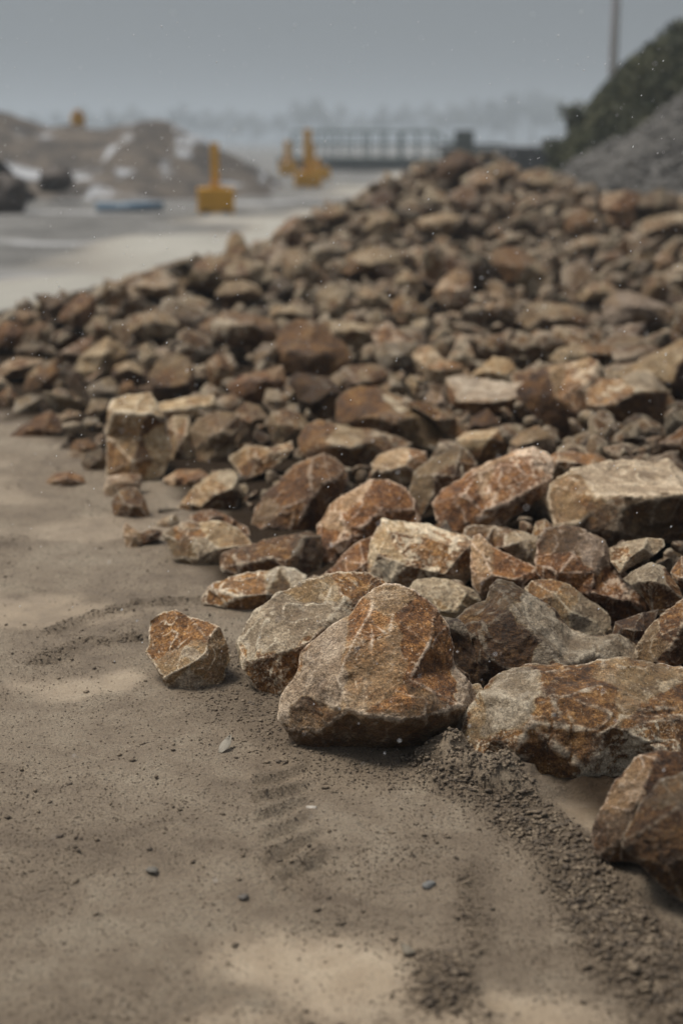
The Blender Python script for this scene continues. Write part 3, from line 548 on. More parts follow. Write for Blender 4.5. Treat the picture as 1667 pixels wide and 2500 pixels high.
# middle rows
mid = [
 ('C','g','green-grey block with a white front edge, in the middle right of the pile',[(240,870,-.3),(330,850,-.4),(450,870,-.4),(560,890,-.35),(645,890,-.2),(645,960,0),(600,1030,.1),(480,1045,.15),(380,1055,.15),(265,1000,0)],[(285,985,.2),(450,990,.28),(625,965,.2)],[(400,920,'w'),(560,930,'w'),(500,1020,'r'),(350,1020,'r')]),
 ('C','r','big two-faced block, rust on the left and mottled cream on the right, tipped forward',[(640,920),(720,850,-.15),(800,820,-.2),(900,800,-.25),(1000,758,-.3),(1050,790,-.2),(1065,900),(1050,990),(1000,1060),(960,1105),(900,1165,.1),(820,1185,.1),(770,1130,.1),(720,1050),(650,980)],[(790,835,.08),(850,970,.26),(955,1060,.26),(1030,860,.05),(740,950,.15)],[(800,1050,'d'),(700,930,'d'),(950,900,'m'),(900,830,'p')]),
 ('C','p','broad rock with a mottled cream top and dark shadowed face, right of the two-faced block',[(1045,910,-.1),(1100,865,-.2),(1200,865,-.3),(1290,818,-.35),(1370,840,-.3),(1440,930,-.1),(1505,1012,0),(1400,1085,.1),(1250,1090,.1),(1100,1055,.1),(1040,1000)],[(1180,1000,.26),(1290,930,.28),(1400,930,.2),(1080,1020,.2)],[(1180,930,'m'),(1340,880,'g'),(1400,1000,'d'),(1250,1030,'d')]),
 ('C','t','long plank-like slab rising to the right edge above the broad cream-topped rock',[(1180,830),(1300,780,-.1),(1450,700,-.2),(1568,640,-.25),(1720,590,-.25),(1740,850),(1600,950,.1),(1480,960,.1),(1420,900,.1),(1370,850,.1)],[(1370,835,.18),(1568,740,.2),(1700,680,.18),(1500,880,.25)],[(1450,740,'p'),(1568,690,'t'),(1550,850,'d'),(1680,780,'d')]),
 ('C','r','rust rock with a hollow left side, in front of the green-grey block',[(290,1210),(330,1170),(420,1160),(530,1145),(592,1170),(555,1235),(490,1315),(390,1320),(320,1265)],None,[(400,1190,'p'),(450,1250,'r')]),
 ('C','t','rock with a light tilted top and dark front, below the two-faced block',[(590,1225),(640,1170,-.2),(740,1140,-.25),(790,1190,-.1),(835,1265),(780,1320,.1),(650,1315,.1),(600,1265)],[(610,1245,.15),(710,1215,.22),(780,1200,.1)],[(690,1180,'p'),(700,1270,'k')]),
 ('C','g','small grey rock left of the green-grey block',[(90,985),(130,930),(180,960),(230,1030),(245,1085),(150,1070)],None,None),
 ('C','d','small dark hooded rock under the green-grey block',[(325,1165),(370,1080),(440,1038),(490,1090),(515,1135),(430,1160),(370,1170)],None,None),
 ('B','r','large rust block flecked with cream, in the centre of the middle row',[(945,1180),(1000,1130),(1100,1100),(1200,1105),(1300,1160),(1400,1200),(1540,1240),(1605,1330),(1610,1450),(1500,1480),(1400,1455),(1300,1425),(1100,1370),(950,1330)],None,[(1100,1200,'r'),(1250,1300,'m'),(1450,1330,'t')]),
 ('B','o','thin pinkish slab sticking out right behind the cream-flecked rust block',[(1400,1200),(1470,1188),(1560,1215),(1700,1290),(1765,1385),(1755,1425),(1650,1405),(1560,1290)],None,None),
 ('B','o','ochre and cream rock in front of the cream-flecked rust block',[(680,1440),(720,1360),(800,1320),(900,1340),(1050,1370),(1200,1400),(1300,1430),(1362,1470),(1250,1530),(1200,1580),(1000,1620),(800,1610),(700,1530)],None,[(780,1400,'o'),(1000,1420,'p'),(1150,1480,'m'),(1000,1550,'r')]),
 ('B','r','big ochre-brown block with a flat front, centre left of the middle row',[(480,860),(520,760),(560,680),(640,645),(750,650),(850,720),(940,800),(965,880),(935,965),(820,990),(700,1000),(600,970),(520,930)],None,[(650,800,'r'),(600,720,'o'),(850,850,'r')]),
 ('B','d','dark rock with a light arris, under the ochre-brown block',[(595,1060),(640,1000),(720,1010),(840,1030),(930,1130),(942,1250),(900,1330),(820,1310),(740,1245),(660,1165)],None,None),
 ('B','t','rounded olive rock right of the dark light-edged one',[(835,1070),(880,1000),(960,950),(1100,930),(1190,950),(1222,1005),(1150,1075),(1050,1110),(960,1130),(880,1120)],None,None),
 ('C','p','pale pink tilted rock behind the green-grey block, on its left',[(30,740),(60,700),(130,680),(190,750),(300,785),(335,840),(240,875),(170,900),(120,880)],None,None),
 ('C','p','pale knobbly rock right behind the green-grey block',[(350,840),(430,790),(480,740),(560,755),(592,800),(565,880),(520,895),(450,880)],None,None),
 ('C','p','pale shelf of rock behind the two-faced block',[(600,840),(700,800),(850,775),(1000,752),(920,810),(790,830),(700,880),(620,890)],None,None),
 ('C','p','flat plate of pale rock with rust at its right end, behind the two-faced block',[(820,740),(870,690),(960,668),(1100,668),(1195,690),(1185,725),(1000,750),(880,765)],None,[(900,700,'p'),(1120,690,'o')]),
 ('C','o','smooth light oval rock with an orange bloom, upper middle of the pile',[(490,200),(500,140),(560,115),(640,130),(720,190),(780,260),(792,330),(740,375),(640,345),(560,295)],None,[(600,180,'o'),(700,280,'p')]),
 ('C','g','wide grey-green rock in the upper right of the pile',[(1125,440),(1180,370),(1250,365),(1350,400),(1450,440),(1505,470),(1440,525),(1300,545),(1170,545),(1130,500)],None,None),
 ('C','p','light humped rock left of the wide grey-green one',[(945,385),(1010,340),(1100,312),(1160,330),(1185,370),(1150,415),(1080,405),(1000,405)],None,None),
 ('C','t','upright rounded rock right of the wide grey-green one',[(1340,330),(1370,290),(1430,268),(1480,330),(1472,395),(1400,415),(1350,385)],None,None),
 ('C','p','egg-shaped light rock left of the smooth oval one',[(145,360),(200,290),(280,228),(340,280),(352,350),(310,435),(230,445),(170,405)],None,None),
 ('C','p','small flat light rock low between the egg-shaped and oval rocks',[(375,485),(400,450),(500,420),(525,450),(500,495),(400,515)],None,None),
 ('C','t','curved tan rock below the smooth oval rock',[(460,320),(530,325),(590,420),(605,520),(545,590),(515,520),(510,430),(460,390)],None,None),
 ('C','t','wide broken rock under the smooth oval rock, on its right',[(635,530),(700,440),(820,428),(930,450),(1000,490),(1000,545),(900,560),(800,570),(700,565)],None,None),
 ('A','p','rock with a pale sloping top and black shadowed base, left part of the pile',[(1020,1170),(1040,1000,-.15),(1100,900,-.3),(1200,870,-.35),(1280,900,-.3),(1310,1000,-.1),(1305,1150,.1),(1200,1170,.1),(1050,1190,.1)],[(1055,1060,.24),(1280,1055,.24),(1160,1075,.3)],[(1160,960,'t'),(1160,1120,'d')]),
 ('A','g','grey rock next to the small orange one, left part of the pile',[(605,1090),(680,1040),(760,1018),(802,1080),(812,1150),(740,1185),(640,1145)],None,None),
 ('A','o','small round orange stone, left part of the pile',[(820,1085),(850,1040),(900,1048),(932,1110),(890,1165),(830,1145)],None,None),
 ('A','d','hood-shaped rock with a dark red face above the small orange stone',[(775,1000),(800,940,-.2),(880,908,-.3),(960,935,-.3),(1020,1000,-.1),(1010,1055),(900,1065,.1),(820,1055,.1)],[(800,985,.2),(880,950,.22),(980,990,.2)],[(880,925,'p'),(880,1010,'d')]),
 ('A','p','large pale humped rock in the left part of the pile',[(535,970),(560,880),(640,800),(740,758),(805,800),(855,850),(800,955),(700,1015),(600,1020)],None,[(650,850,'p'),(780,850,'t')]),
 ('A','o','orange-brown rock near the left edge of the pile',[(175,1100),(200,1000),(280,920),(380,898),(402,980),(360,1055),(280,1125)],None,None),
 ('A','p','pale flat rock at the left edge of the frame',[(-20,970),(60,900),(180,885),(285,900),(210,985),(100,1005),(20,1010)],None,None),
 ('A','k','dark wedge-shaped rock jutting up on the left skyline of the pile',[(245,455),(330,450),(400,475),(465,508),(425,565),(365,610),(320,545)],None,None),
 ('A','o','pinkish rock right of the dark jutting wedge on the left skyline',[(415,610),(470,520),(560,448),(640,468),(645,565),(600,630),(500,655)],None,None),
 ('A','t','small rock on the left skyline, left of the dark wedge',[(125,640),(118,562),(170,555),(250,590),(265,685),(180,690)],None,None),
 ('A','p','long pale slab over a dark hollow on the left skyline',[(880,445),(900,390,-.2),(1000,338,-.3),(1100,298,-.3),(1200,350,-.2),(1265,455,0),(1180,468,.1),(1000,440,.1)],None,None),
 ('A','t','low brown rock left of the long pale skyline slab',[(695,450),(760,370),(850,345),(895,380),(865,440),(760,465)],None,None),
 ('A','k','thin dark bar of rock on the skyline above the long pale slab',[(1038,300),(1080,250),(1200,218),(1360,185),(1385,212),(1250,258),(1080,320)],None,None),
 ('A','t','bulky tan rock on the skyline left of the upright fin',[(1195,335),(1300,258),(1400,208),(1540,198),(1605,300),(1560,390),(1400,410),(1280,380)],None,None),
 ('A','p','pale cracked block in the left middle of the pile',[(895,650),(940,590),(1050,565),(1150,585),(1205,650),(1150,720),(1000,730),(900,710)],None,None),
 ('A','t','tan rock left of the pale cracked block',[(595,690),(640,620),(720,598),(765,660),(805,745),(700,755),(620,750)],None,None),
 ('A','p','upright leaf-shaped pale rock above the pale-topped rock with the black base',[(958,810),(1010,785),(1062,860),(1065,935),(1000,950),(960,905)],None,None),
 ('A','r','reddish rock cut by the left edge of the frame',[(-30,710),(40,640),(105,650),(165,705),(120,790),(-10,800)],None,None),
 ('A','t','small tan rock below the dark jutting wedge',[(178,690),(280,638),(345,680),(335,778),(225,790)],None,None),
 ('A','k','flat dark rock near the left edge, below the small tan one',[(115,830),(180,778),(300,785),(385,862),(300,890),(180,872)],None,None),
 ('A','g','light round rock at the left foot of the pile, behind the wedge-shaped brown stone',[(98,1250),(120,1170),(200,1138),(285,1150),(245,1250),(150,1280)],None,None),
 ('A','t','low flat rock right of the wedge-shaped brown stone',[(398,1280),(470,1238),(540,1255),(555,1295),(480,1318),(410,1308)],None,None),
 ('A','t','tan rock at the left edge of the pile foot',[(-10,1140),(60,1088),(112,1140),(105,1230),(30,1235)],None,None),
 ('A','g','small grey stone at the pile foot behind the tall upright block',[(548,1338),(600,1288),(665,1298),(675,1345),(600,1368)],None,None),
 ('A','t','brown rock directly behind the tall upright block',[(598,1260),(640,1170),(740,1178),(805,1232),(765,1310),(660,1300)],None,None),
 ('B','t','upright fin of rock standing out against the pale road on the skyline',[(148,190),(160,100),(180,55),(205,35),(250,48),(285,120),(305,260),(300,340),(220,360),(140,330),(135,260)],None,None),
 ('B','t','broad tan rock at the foot of the upright fin',[(0,310),(100,222),(250,212),(400,240),(445,325),(350,370),(200,350),(60,360)],None,None),
 ('B','p','light slanted rock right of the upright fin',[(538,250),(560,160),(640,145),(740,215),(775,292),(700,350),(620,380),(560,340)],None,None),
 ('B','g','smooth grey-green rock below the skyline, upper left of centre',[(725,140),(800,88),(880,98),(945,140),(885,218),(800,240),(740,208)],None,None),
 ('B','p','long light rock with an ochre lower edge over a dark gap, upper centre',[(928,250),(1000,180,-.2),(1150,128,-.3),(1300,165,-.3),(1325,245,-.1),(1200,300,.1),(1000,310,.1)],None,[(1100,190,'p'),(1000,270,'o')]),
 ('B','p','small light cap of rock upper centre, right of the long light rock',[(1298,345),(1380,288),(1442,330),(1475,375),(1400,400),(1320,380)],None,None),
 ('B','t','brown slab overhanging a black hollow, below the upright fin',[(88,440),(150,368,-.2),(260,355,-.3),(350,388,-.3),(388,455,-.1),(280,492,.1),(150,498,.1)],None,None),
 ('B','t','squarish tan rock in the upper centre of the pile',[(768,450),(860,398),(980,418),(1002,540),(1015,635),(930,650),(840,600),(788,520)],None,None),
 ('B','p','light angular rock right of the squarish tan one',[(1038,440),(1120,398),(1220,448),(1268,512),(1180,550),(1080,510)],None,None),
 ('B','p','thin light ledge of rock above the ochre-brown block',[(425,570),(500,528),(600,526),(685,560),(705,608),(600,610),(520,600),(440,612)],None,None),
 ('B','g','light grey rock beside the deep black hole, left of the ochre-brown block',[(338,860),(400,788),(482,795),(475,875),(400,945),(350,920)],None,None),
 ('B','o','wide mottled rock roofing the deep black hole',[(68,640),(150,575,-.2),(330,595,-.3),(470,640,-.3),(495,722,-.1),(420,788,.1),(200,790,.1),(90,728,0)],None,[(200,660,'m'),(400,720,'o')]),
 ('B','t','rock with two rounded lobes right of the squarish tan one',[(1288,510),(1350,468),(1430,498),(1515,562),(1485,660),(1350,650),(1300,590)],None,None),
 ('B','o','orange-tinged rock left of the deep black hole',[(25,910),(100,850),(185,960),(165,1070),(60,1075),(18,990)],None,None),
 ('B','o','light brown wedge below the deep black hole',[(175,1070),(280,1000),(420,978),(505,948),(538,1045),(485,1120),(360,1165),(230,1145)],None,None),
 ('B','p','rounded pale brown rock below the ochre-brown block, on its left',[(405,1190),(430,1100),(500,1105),(565,1150),(545,1220),(460,1240)],None,None),
 ('B','t','tall tan rock with a hooked tip, right of the squat tan rock',[(218,1260),(280,1195),(360,1215),(428,1295),(345,1330),(325,1430),(230,1455)],None,None),
 ('B','t','leaning tan rock between the hooked one and the ochre and cream rock',[(448,1350),(470,1258),(560,1245),(640,1275),(705,1350),(695,1450),(600,1495),(500,1515),(470,1430)],None,None),
 ('B','g','hollow-fronted grey rock right of the ochre-brown block',[(1175,870),(1230,778),(1330,785),(1435,778),(1445,890),(1330,935),(1220,945)],None,None),
 ('B','p','wide pale rock right behind the ochre-brown block',[(770,650),(900,635),(1000,645),(1150,668),(1175,745),(1050,810),(950,790),(860,730)],None,None),
 ('B','t','thin upright shard right of the rounded olive rock',[(1375,1045),(1420,1005),(1465,1080),(1515,1190),(1440,1175)],None,None),
 ('D','d','brown stone at the very top of the pile, below the dark hut',[(1225,240),(1250,150),(1340,88),(1430,105),(1485,160),(1448,268),(1300,285)],None,None),
 ('E','o','pale pinkish block high on the right of the pile',[(1018,450),(1080,380),(1180,358),(1245,400),(1228,505),(1205,588),(1080,575),(1038,490)],None,None),
 ('E','p','flat light slab with a dark gap beneath, high at the right edge',[(1245,590),(1350,538,-.2),(1500,508,-.3),(1640,518,-.2),(1640,625),(1450,665,.1),(1300,632,.1)],None,None),
 ('E','o','pink-brown round block high on the right, left of the pale pinkish block',[(775,570),(830,488),(900,478),(985,530),(935,608),(850,655),(788,620)],None,None),
 ('E','p','small light rock below the pink-brown round block',[(755,730),(860,680),(920,655),(995,680),(985,720),(880,770),(800,785)],None,None),
 ('E','p','small round light rock near the right edge, high on the pile',[(1375,810),(1430,768),(1495,800),(1485,870),(1400,860)],None,None),
 ('E','t','humped rock on the skyline below the grass bank',[(455,260),(560,218),(660,238),(708,295),(620,362),(540,345)],None,None),
 ('E','t','tilted rock on the skyline under the dark wall',[(245,200),(320,158),(400,188),(438,255),(380,300),(300,275)],None,None),
 ('E','p','light rock just right of the topmost stone',[(125,250),(190,208),(270,248),(308,325),(230,350),(145,320)],None,None),
 ('E','k','dark long rock on the skyline in front of the grey scree',[(1225,480),(1340,378),(1420,345),(1500,415),(1640,480),(1500,500),(1350,545),(1240,550)],None,None),
 ('D','p','light rock upper left of the crest, with a yellow tinge',[(765,580),(820,478),(900,458),(965,520),(945,610),(850,635)],None,None),
 ('D','p','long light boulder near the top of the pile',[(1095,520),(1250,478),(1370,505),(1380,580),(1250,612),(1130,575)],None,None),
 ('D','t','dark-bottomed rock at the left end of the upper crest beside the road',[(178,640),(185,600),(260,528),(340,498),(375,600),(335,668),(240,685)],None,None),
 ('D','t','brown rock on the upper crest beside the road',[(445,490),(560,428),(645,448),(650,510),(560,535)],None,None),
 ('D','p','small light stone under the long dark gap, upper centre right',[(955,890),(1030,835),(1078,900),(1000,945)],None,None),
]
for v, k, lab, outl, inn, pnt in mid:
    rock('rock', lab, v, k, outl, inn, pnt, vox=46)
build_pending()
# ------------------------------------------------------------------ stones that fill the pile between them
LOWW, LOWH = 278, 417                                       # one cell = 6 px of the photograph
front = np.full((LOWH, LOWW), 1e9)
gy, gx = np.mgrid[0:LOWH, 0:LOWW]; gX = (gx + .5) * 6; gY = (gy + .5) * 6
for r in pending:
    m = in_poly(gX, gY, r['sx']); front[m] = np.minimum(front[m], r['D'])
def proto(seed, vox, ratio):
    rn = random.Random(seed); bm = bmesh.new()
    for i in range(rn.choice((7, 8, 9, 11))):
        a, b = rn.uniform(0, 2 * math.pi), rn.uniform(-1, 1); q = math.sqrt(1 - b * b); k = rn.uniform(.82, 1)
        v = Vector((q * math.cos(a), q * math.sin(a), b)) * k
        v.x = max(-.8, min(.8, v.x)); v.z = max(-.72, min(.78, v.z))
        bm.verts.new((v.x * .5 * ratio[0], v.y * .5 * ratio[1], v.z * .5 * ratio[2]))
    g = bmesh.ops.convex_hull(bm, input=bm.verts)
    bmesh.ops.delete(bm, geom=[e for e in g['geom_interior'] if isinstance(e, bmesh.types.BMVert)], context='VERTS')
    bmesh.ops.triangulate(bm, faces=bm.faces); bmesh.ops.recalc_face_normals(bm, faces=bm.faces)
    me = bpy.data.meshes.new('rock'); bm.to_mesh(me); bm.free(); return me
def finish(me, seed, fine):
    P, E, e = weather(me, 1.0, seed, 1.0, fine, 4, (.03, .16))
    pt = np.zeros((len(P), 4)); pt[:, 2:] = 1
    rn = random.Random(seed); seeds = [(Vector((rn.gauss(0, 1), rn.gauss(0, 1), rn.gauss(0, 1))).normalized(), (rn.uniform(-.2, .2), rn.uniform(-.1, .2), rn.uniform(.88, 1.1))) for _ in range(7)]
    Nn = P / np.linalg.norm(P, axis=1)[:, None]; Nn = Nn + np.stack([noise(P * 9, 40 + a) for a in range(3)], 1) * .15
    idx = np.argmax(np.stack([Nn @ np.array(s[0]) for s in seeds]), axis=0)
    pt[:, :3] = np.array([s[1] for s in seeds])[idx]; set_attr(me, pt, e); me.materials.clear(); me.materials.append(ROCK)
RAT = [(1.2, .9, .7), (1.1, 1, .85), (1.3, .8, .6), (1.15, .95, .5), (1, 1, .9), (1.35, .7, .65), (1.4, 1.0, .38), (1.1, .85, .8)]
pm = remesh_all([(proto(100 + i, 0, RAT[i % 8]), 1 / 30) for i in range(16)] + [(proto(200 + i, 0, RAT[i % 8]), 1 / 11) for i in range(10)])
for i, me in enumerate(pm): finish(me, 300 + i, i < 16)
hi, lo = pm[:16], pm[16:]
import itertools
rn = random.Random(77)
FILLK = ['r', 't', 't', 'o', 'p', 'd', 't', 'r', 't', 'o', 'r', 'k']
cand = []
CREST = np.array([(-80, 800), (0, 742), (100, 692), (200, 684), (280, 645), (360, 612), (520, 592), (640, 548), (700, 494), (800, 450), (900, 402), (1050, 352), (1150, 368), (1280, 410), (1400, 440), (1568, 450), (1700, 460)]) / .94062
def settle(x, y, z, s):
    # a stone on the crest sits low enough that the heap keeps its height there
    if y < 8.5: return z
    X, Y, f = proj((x, y, z)); over = np.interp(X, CREST[:, 0], CREST[:, 1]) - (Y - s * .34 / f * F)
    return z - max(0, over - rn.choice((0, 0, 8, 22))) * f / F
def darts(n, smin, smax, sink, rsp):
    taken = {}
    k = 0
    for _ in range(n):
        x = rn.uniform(-6.5, 9.5); y = 2.2 + 24.5 * rn.random() ** 1.15
        if abs(x) > y * .27 + .6: continue
        s = rn.uniform(smin, smax) * (.72 if y < 6 else (1.05 if y < 9 else 1.45))
        h = float(Hs(x, y)[0])
        if h < -.1: continue
        cell = .5; ci, cj = int(x // cell), int(y // cell); ok = True
        for a in range(ci - 1, ci + 2):
            for b in range(cj - 1, cj + 2):
                for (px_, py_, ps) in taken.get((a, b), ()):
                    if (px_ - x) ** 2 + (py_ - y) ** 2 < ((ps + s) * .5 * rsp) ** 2: ok = False; break
                if not ok: break
            if not ok: break
        if not ok: continue
        taken.setdefault((ci, cj), []).append((x, y, s))
        yield x, y, h, s
def covered(X, Y, rad, f):
    """share of the stone's disc lying over a traced stone that it would hide"""
    y0, y1 = max(0, int((Y - rad) / 6)), min(LOWH, int((Y + rad) / 6) + 1); x0, x1 = max(0, int((X - rad) / 6)), min(LOWW, int((X + rad) / 6) + 1)
    if y1 <= y0 or x1 <= x0: return 0, 0
    sub = front[y0:y1, x0:x1]; m = (gX[y0:y1, x0:x1] - X) ** 2 + (gY[y0:y1, x0:x1] - Y) ** 2 < rad ** 2
    n = max(1, m.sum()); return (m & (sub < 1e8) & (sub > f - .04)).sum() / n, (m & (sub < 1e8)).sum() / n
for x, y, h, s in itertools.chain(darts(50000, .26, .52, 0, .60), (q for q in darts(50000, .18, .32, 0, .62) if q[1] < 9 or rn.random() < .35)):
    z = h - .03 + (rn.uniform(-.20, .17) - s * .24 if y > 7 else 0) if h > .12 else h + s * .12
    z = settle(x, y, z, s); X, Y, f = proj((x, y, z)); rad = s * .46 / f * F
    hid, over = covered(X, Y, rad, f)
    if hid > .12 or Y > 1880: continue
    cand.append((x, y, z, s, X, Y, f, rad, over))
low = []
import itertools
for x, y, h, s in itertools.chain(darts(40000, .16, .34, 0, .76), darts(26000, .20, .36, 0, .72)):
    if float(Hs(x + .06, y - .22)[0]) < -.1 or float(Hs(x - .2, y)[0]) < -.1: continue
    z = h - rn.uniform(.10, .22) if h > .25 else max(h - .10, s * .15)
    z = settle(x, y, z, s); X, Y, f = proj((x, y, z)); rad = s * .4 / f * F
    if covered(X, Y, rad, f - .25)[0] > .12: continue
    low.append((x, y, z, s, X, Y, f, rad, 0))
for x, y, h, s in darts(90000, .10, .20, 0, .74):
    if y > 7.5 or float(Hs(x + .06, y - .2)[0]) < -.1 or float(Hs(x - .18, y)[0]) < -.1: continue
    z = max(h - rn.uniform(.0, .07), s * .2); X, Y, f = proj((x, y, z)); rad = s * .4 / f * F
    if covered(X, Y, rad, f - .05)[0] > .3: continue
    low.append((x, y, z, s, X, Y, f, rad, 0))
for r in pending:
    if r['loc'][2] < .12: continue
    for _ in range(4):
        S = r['S']; s = S * rn.uniform(.45, .85); x, y, z = r['loc'][0] + rn.uniform(-.7, .7) * S, r['loc'][1] + rn.uniform(.35, .95) * S, r['loc'][2] - rn.uniform(.12, .42) * S
        if float(Hs(x, y)[0]) < -.1: continue
        X, Y, f = proj((x, y, z)); rad = s * .42 / f * F
        if covered(X, Y, rad, f)[0] > .15: continue
        low.append((x, y, max(z, s * .2), s, X, Y, f, rad, 0))
# the visible ones that show largest become things of their own
vis = [c for c in cand if c[8] < .75 and -20 < c[4] < 1690 and c[5] < 2300]
vis.sort(key=lambda c: -c[7] * (1 - c[8])); NIND = 300 - len(pending)
ind, rest = vis[:NIND], [c for c in cand if c not in vis[:NIND]] + low
SIZE = lambda r: 'large' if r > 46 else ('middling' if r > 34 else 'small')
COLW = {'r': 'rust-brown', 'd': 'dark brown', 'g': 'grey', 't': 'tan', 'p': 'pale', 'o': 'orange-brown', 'm': 'white-mottled rust', 'k': 'blackish'}
marks = [(r['px'][0], r['px'][1], r['label'].split(',')[0]) for r in pending] 
used = {}
def describe(X, Y, rad, k):
    d = sorted(((mx - X) ** 2 + (my - Y) ** 2, t, mx, my) for mx, my, t in marks)
    for dist2, t, mx, my in d:
        dx, dy = X - mx, Y - my
        w_ = 'right of' if dx > abs(dy) else ('left of' if -dx > abs(dy) else ('above' if dy < 0 else 'below'))
        art = '' if t.split()[0] in ('one', 'single') else 'the '
        lab = f"{SIZE(rad)} {COLW[k]} rock just {w_} {art}{t}"
        if len(lab.split()) > 16: continue
        if lab not in used: used[lab] = 1; return lab
    return f"{SIZE(rad)} {COLW[k]} rock in the pile"
for i, (x, y, z, s, X, Y, f, rad, over) in enumerate(ind):
    o = bpy.data.objects.new('rock', hi[i % 16]); C.objects.link(o)
    k = rn.choice(FILLK); K = KIND[k]
    o.location = (x, y, z); o.scale = (s * rn.uniform(.9, 1.15), s * rn.uniform(.85, 1.1), s * rn.uniform(.85, 1.15))
    o.rotation_euler = (rn.gauss(0, .65), rn.gauss(0, .65), rn.uniform(0, 6.28))
    o.color = (K[0] + rn.uniform(-.1, .1), K[1] + rn.uniform(-.1, .1), K[2] * rn.uniform(.74, .94), 1)
    tag(o, describe(X, Y, rad, k), 'rock', G3)
def join_copies(name, protos, places, mat):
    Vs, Fs, At, Ed, base = [], [], [], [], 0
    data = []
    for me in protos:
        P, E = arrays(me); me.calc_loop_triangles(); T = np.empty(len(me.loop_triangles) * 3, np.int32); me.loop_triangles.foreach_get('vertices', T)
        a = np.empty(len(P) * 4, np.float32); me.attributes['pt'].data.foreach_get('color', a); e = np.empty(len(P), np.float32); me.attributes['edge'].data.foreach_get('value', e)
        data.append((P, T.reshape(-1, 3), a.reshape(-1, 4), e))
    for i, (x, y, z, s, *_) in enumerate(places):
        P, T, a, e = data[i % len(data)]
        R = np.array(Euler((rn.gauss(0, .6), rn.gauss(0, .6), rn.uniform(0, 6.28))).to_matrix())
        K = KIND[rn.choice(FILLK)]; b = a.copy(); b[:, 0] += K[0]; b[:, 1] += K[1]; b[:, 2] *= K[2] * rn.uniform(.66, .9)
        Vs.append((P * s) @ R.T + np.array([x, y, z])); Fs.append(T + base); At.append(b); Ed.append(e); base += len(P)
    me = mesh_np(name, np.concatenate(Vs), np.concatenate(Fs), mat, True); set_attr(me, np.concatenate(At), np.concatenate(Ed))
    return me
o = link('rubble', join_copies('rubble', lo, rest, ROCK)); o.color = (0, 0, 1, 1)
tag(o, 'smaller broken stones packed between and under the rocks of the pile', 'rubble', None, 'stuff')
print('traced', len(pending), 'individual fill', len(ind), 'rubble', len(rest))
# ------------------------------------------------------------------ ground: one sheet to the horizon
def axis(lo, hi, step, far, grow=1.07):
    a = list(np.arange(lo, hi, step)); s = step
    while a[-1] < far[1]: s *= grow; a.append(a[-1] + s)
    s = step; b = []
    c = lo
    while c > far[0]: s *= grow; c -= s; b.append(c)
    return np.array(b[::-1] + a)
xs = axis(-1.5, 2.0, .0095, (-900, 900)); ys = axis(1.95, 5.6, .0095, (-30, 1400))
GX, GY = np.meshgrid(xs, ys); gx1, gy1 = GX.ravel(), GY.ravel()
def seg_d(x, y, pts):
    """distance to a polyline and the running length at the nearest point"""
    best = np.full(x.shape, 1e9); run = np.zeros(x.shape); side = np.zeros(x.shape); L = 0
    for (x0, y0), (x1, y1) in zip(pts, pts[1:]):
        dx, dy = x1 - x0, y1 - y0; l = math.hypot(dx, dy); t = np.clip(((x - x0) * dx + (y - y0) * dy) / l ** 2, 0, 1)
        d = np.hypot(x - x0 - t * dx, y - y0 - t * dy); m = d < best; best[m] = d[m]; run[m] = (L + t * l)[m]
        side[m] = (((x - x0) * dy - (y - y0) * dx) / l)[m]; L += l
    return best, run, side
def g2w(*pts): return [tuple(px_at(a, b, z=0)[:2]) for a, b in pts]
BERM = g2w((985, 1745), (1060, 1800), (1180, 1850), (1280, 1930), (1350, 2030), (1420, 2130), (1568, 2280), (1700, 2400))
BERM2 = g2w((1040, 1860), (1010, 2000), (1040, 2180), (1060, 2300), (1080, 2420))
TREAD = g2w((650, 1765), (645, 1850), (672, 1960), (690, 2010))
ARC1 = g2w((130, 1450), (220, 1410), (330, 1385), (480, 1380)); ARC2 = g2w((90, 1520), (200, 1475), (340, 1468))
PUD = [(( 830, 2210), .30, .20), ((150, 1575), .17, .14), ((100, 1400), .45, .28), ((1400, 1880), .20, .14), ((270, 1560), .10, .14), ((1150, 2330), .22, .10), ((1440, 2120), .09, .05)]
def near(x, y): return sstep(12, 5, y) * sstep(-5, -2.5, x)
P3 = np.stack([gx1, gy1, np.zeros_like(gx1)], 1)
nr = near(gx1, gy1)
z = .005 * fbm(P3 * .9, 3, 2) + nr * (.0045 * fbm(P3 * 4.5, 3, 5) + .0030 * fbm(P3 * 17, 4, 6) + .0012 * noise(P3 * 70, 7))
crumb = np.zeros_like(z)                       # where loose crumbs of mud lie
b, run, side = seg_d(gx1, gy1, BERM); wv = .13 + .07 * noise(np.stack([run * 5, run * 0, run * 0], 1), 3)
bm_ = sstep(1.0, .35, b / wv); crumb = np.maximum(crumb, bm_)
z += bm_ * (.013 + .013 * fbm(P3 * 8, 3, 11) + .006 * np.abs(noise(P3 * 42, 12)))
b, run, side = seg_d(gx1, gy1, BERM2); q = sstep(.13, .03, b) * sstep(-.4, .5, noise(P3 * 6, 13)); crumb = np.maximum(crumb, q * .8); z += q * .012 * (.5 + np.abs(noise(P3 * 30, 14)))
b, run, side = seg_d(gx1, gy1, TREAD)          # tyre lugs pressed into the mud
lug = np.sin((run * 1.0 + side * -.7) * 2 * math.pi / .095 + noise(P3 * 7, 16) * 1.3)
tm = sstep(.085, .055, b) * sstep(-.5, .1, noise(P3 * 4, 15)); z += tm * (.019 * sstep(.25, .6, lug) - .0035); crumb = np.maximum(crumb, tm * .35 * sstep(.3, .9, lug))
for arc in (ARC1, ARC2):
    b, run, side = seg_d(gx1, gy1, arc); q = sstep(.06, .015, b); z += q * .012 * (.6 + noise(P3 * 25, 17)); crumb = np.maximum(crumb, q * .5)
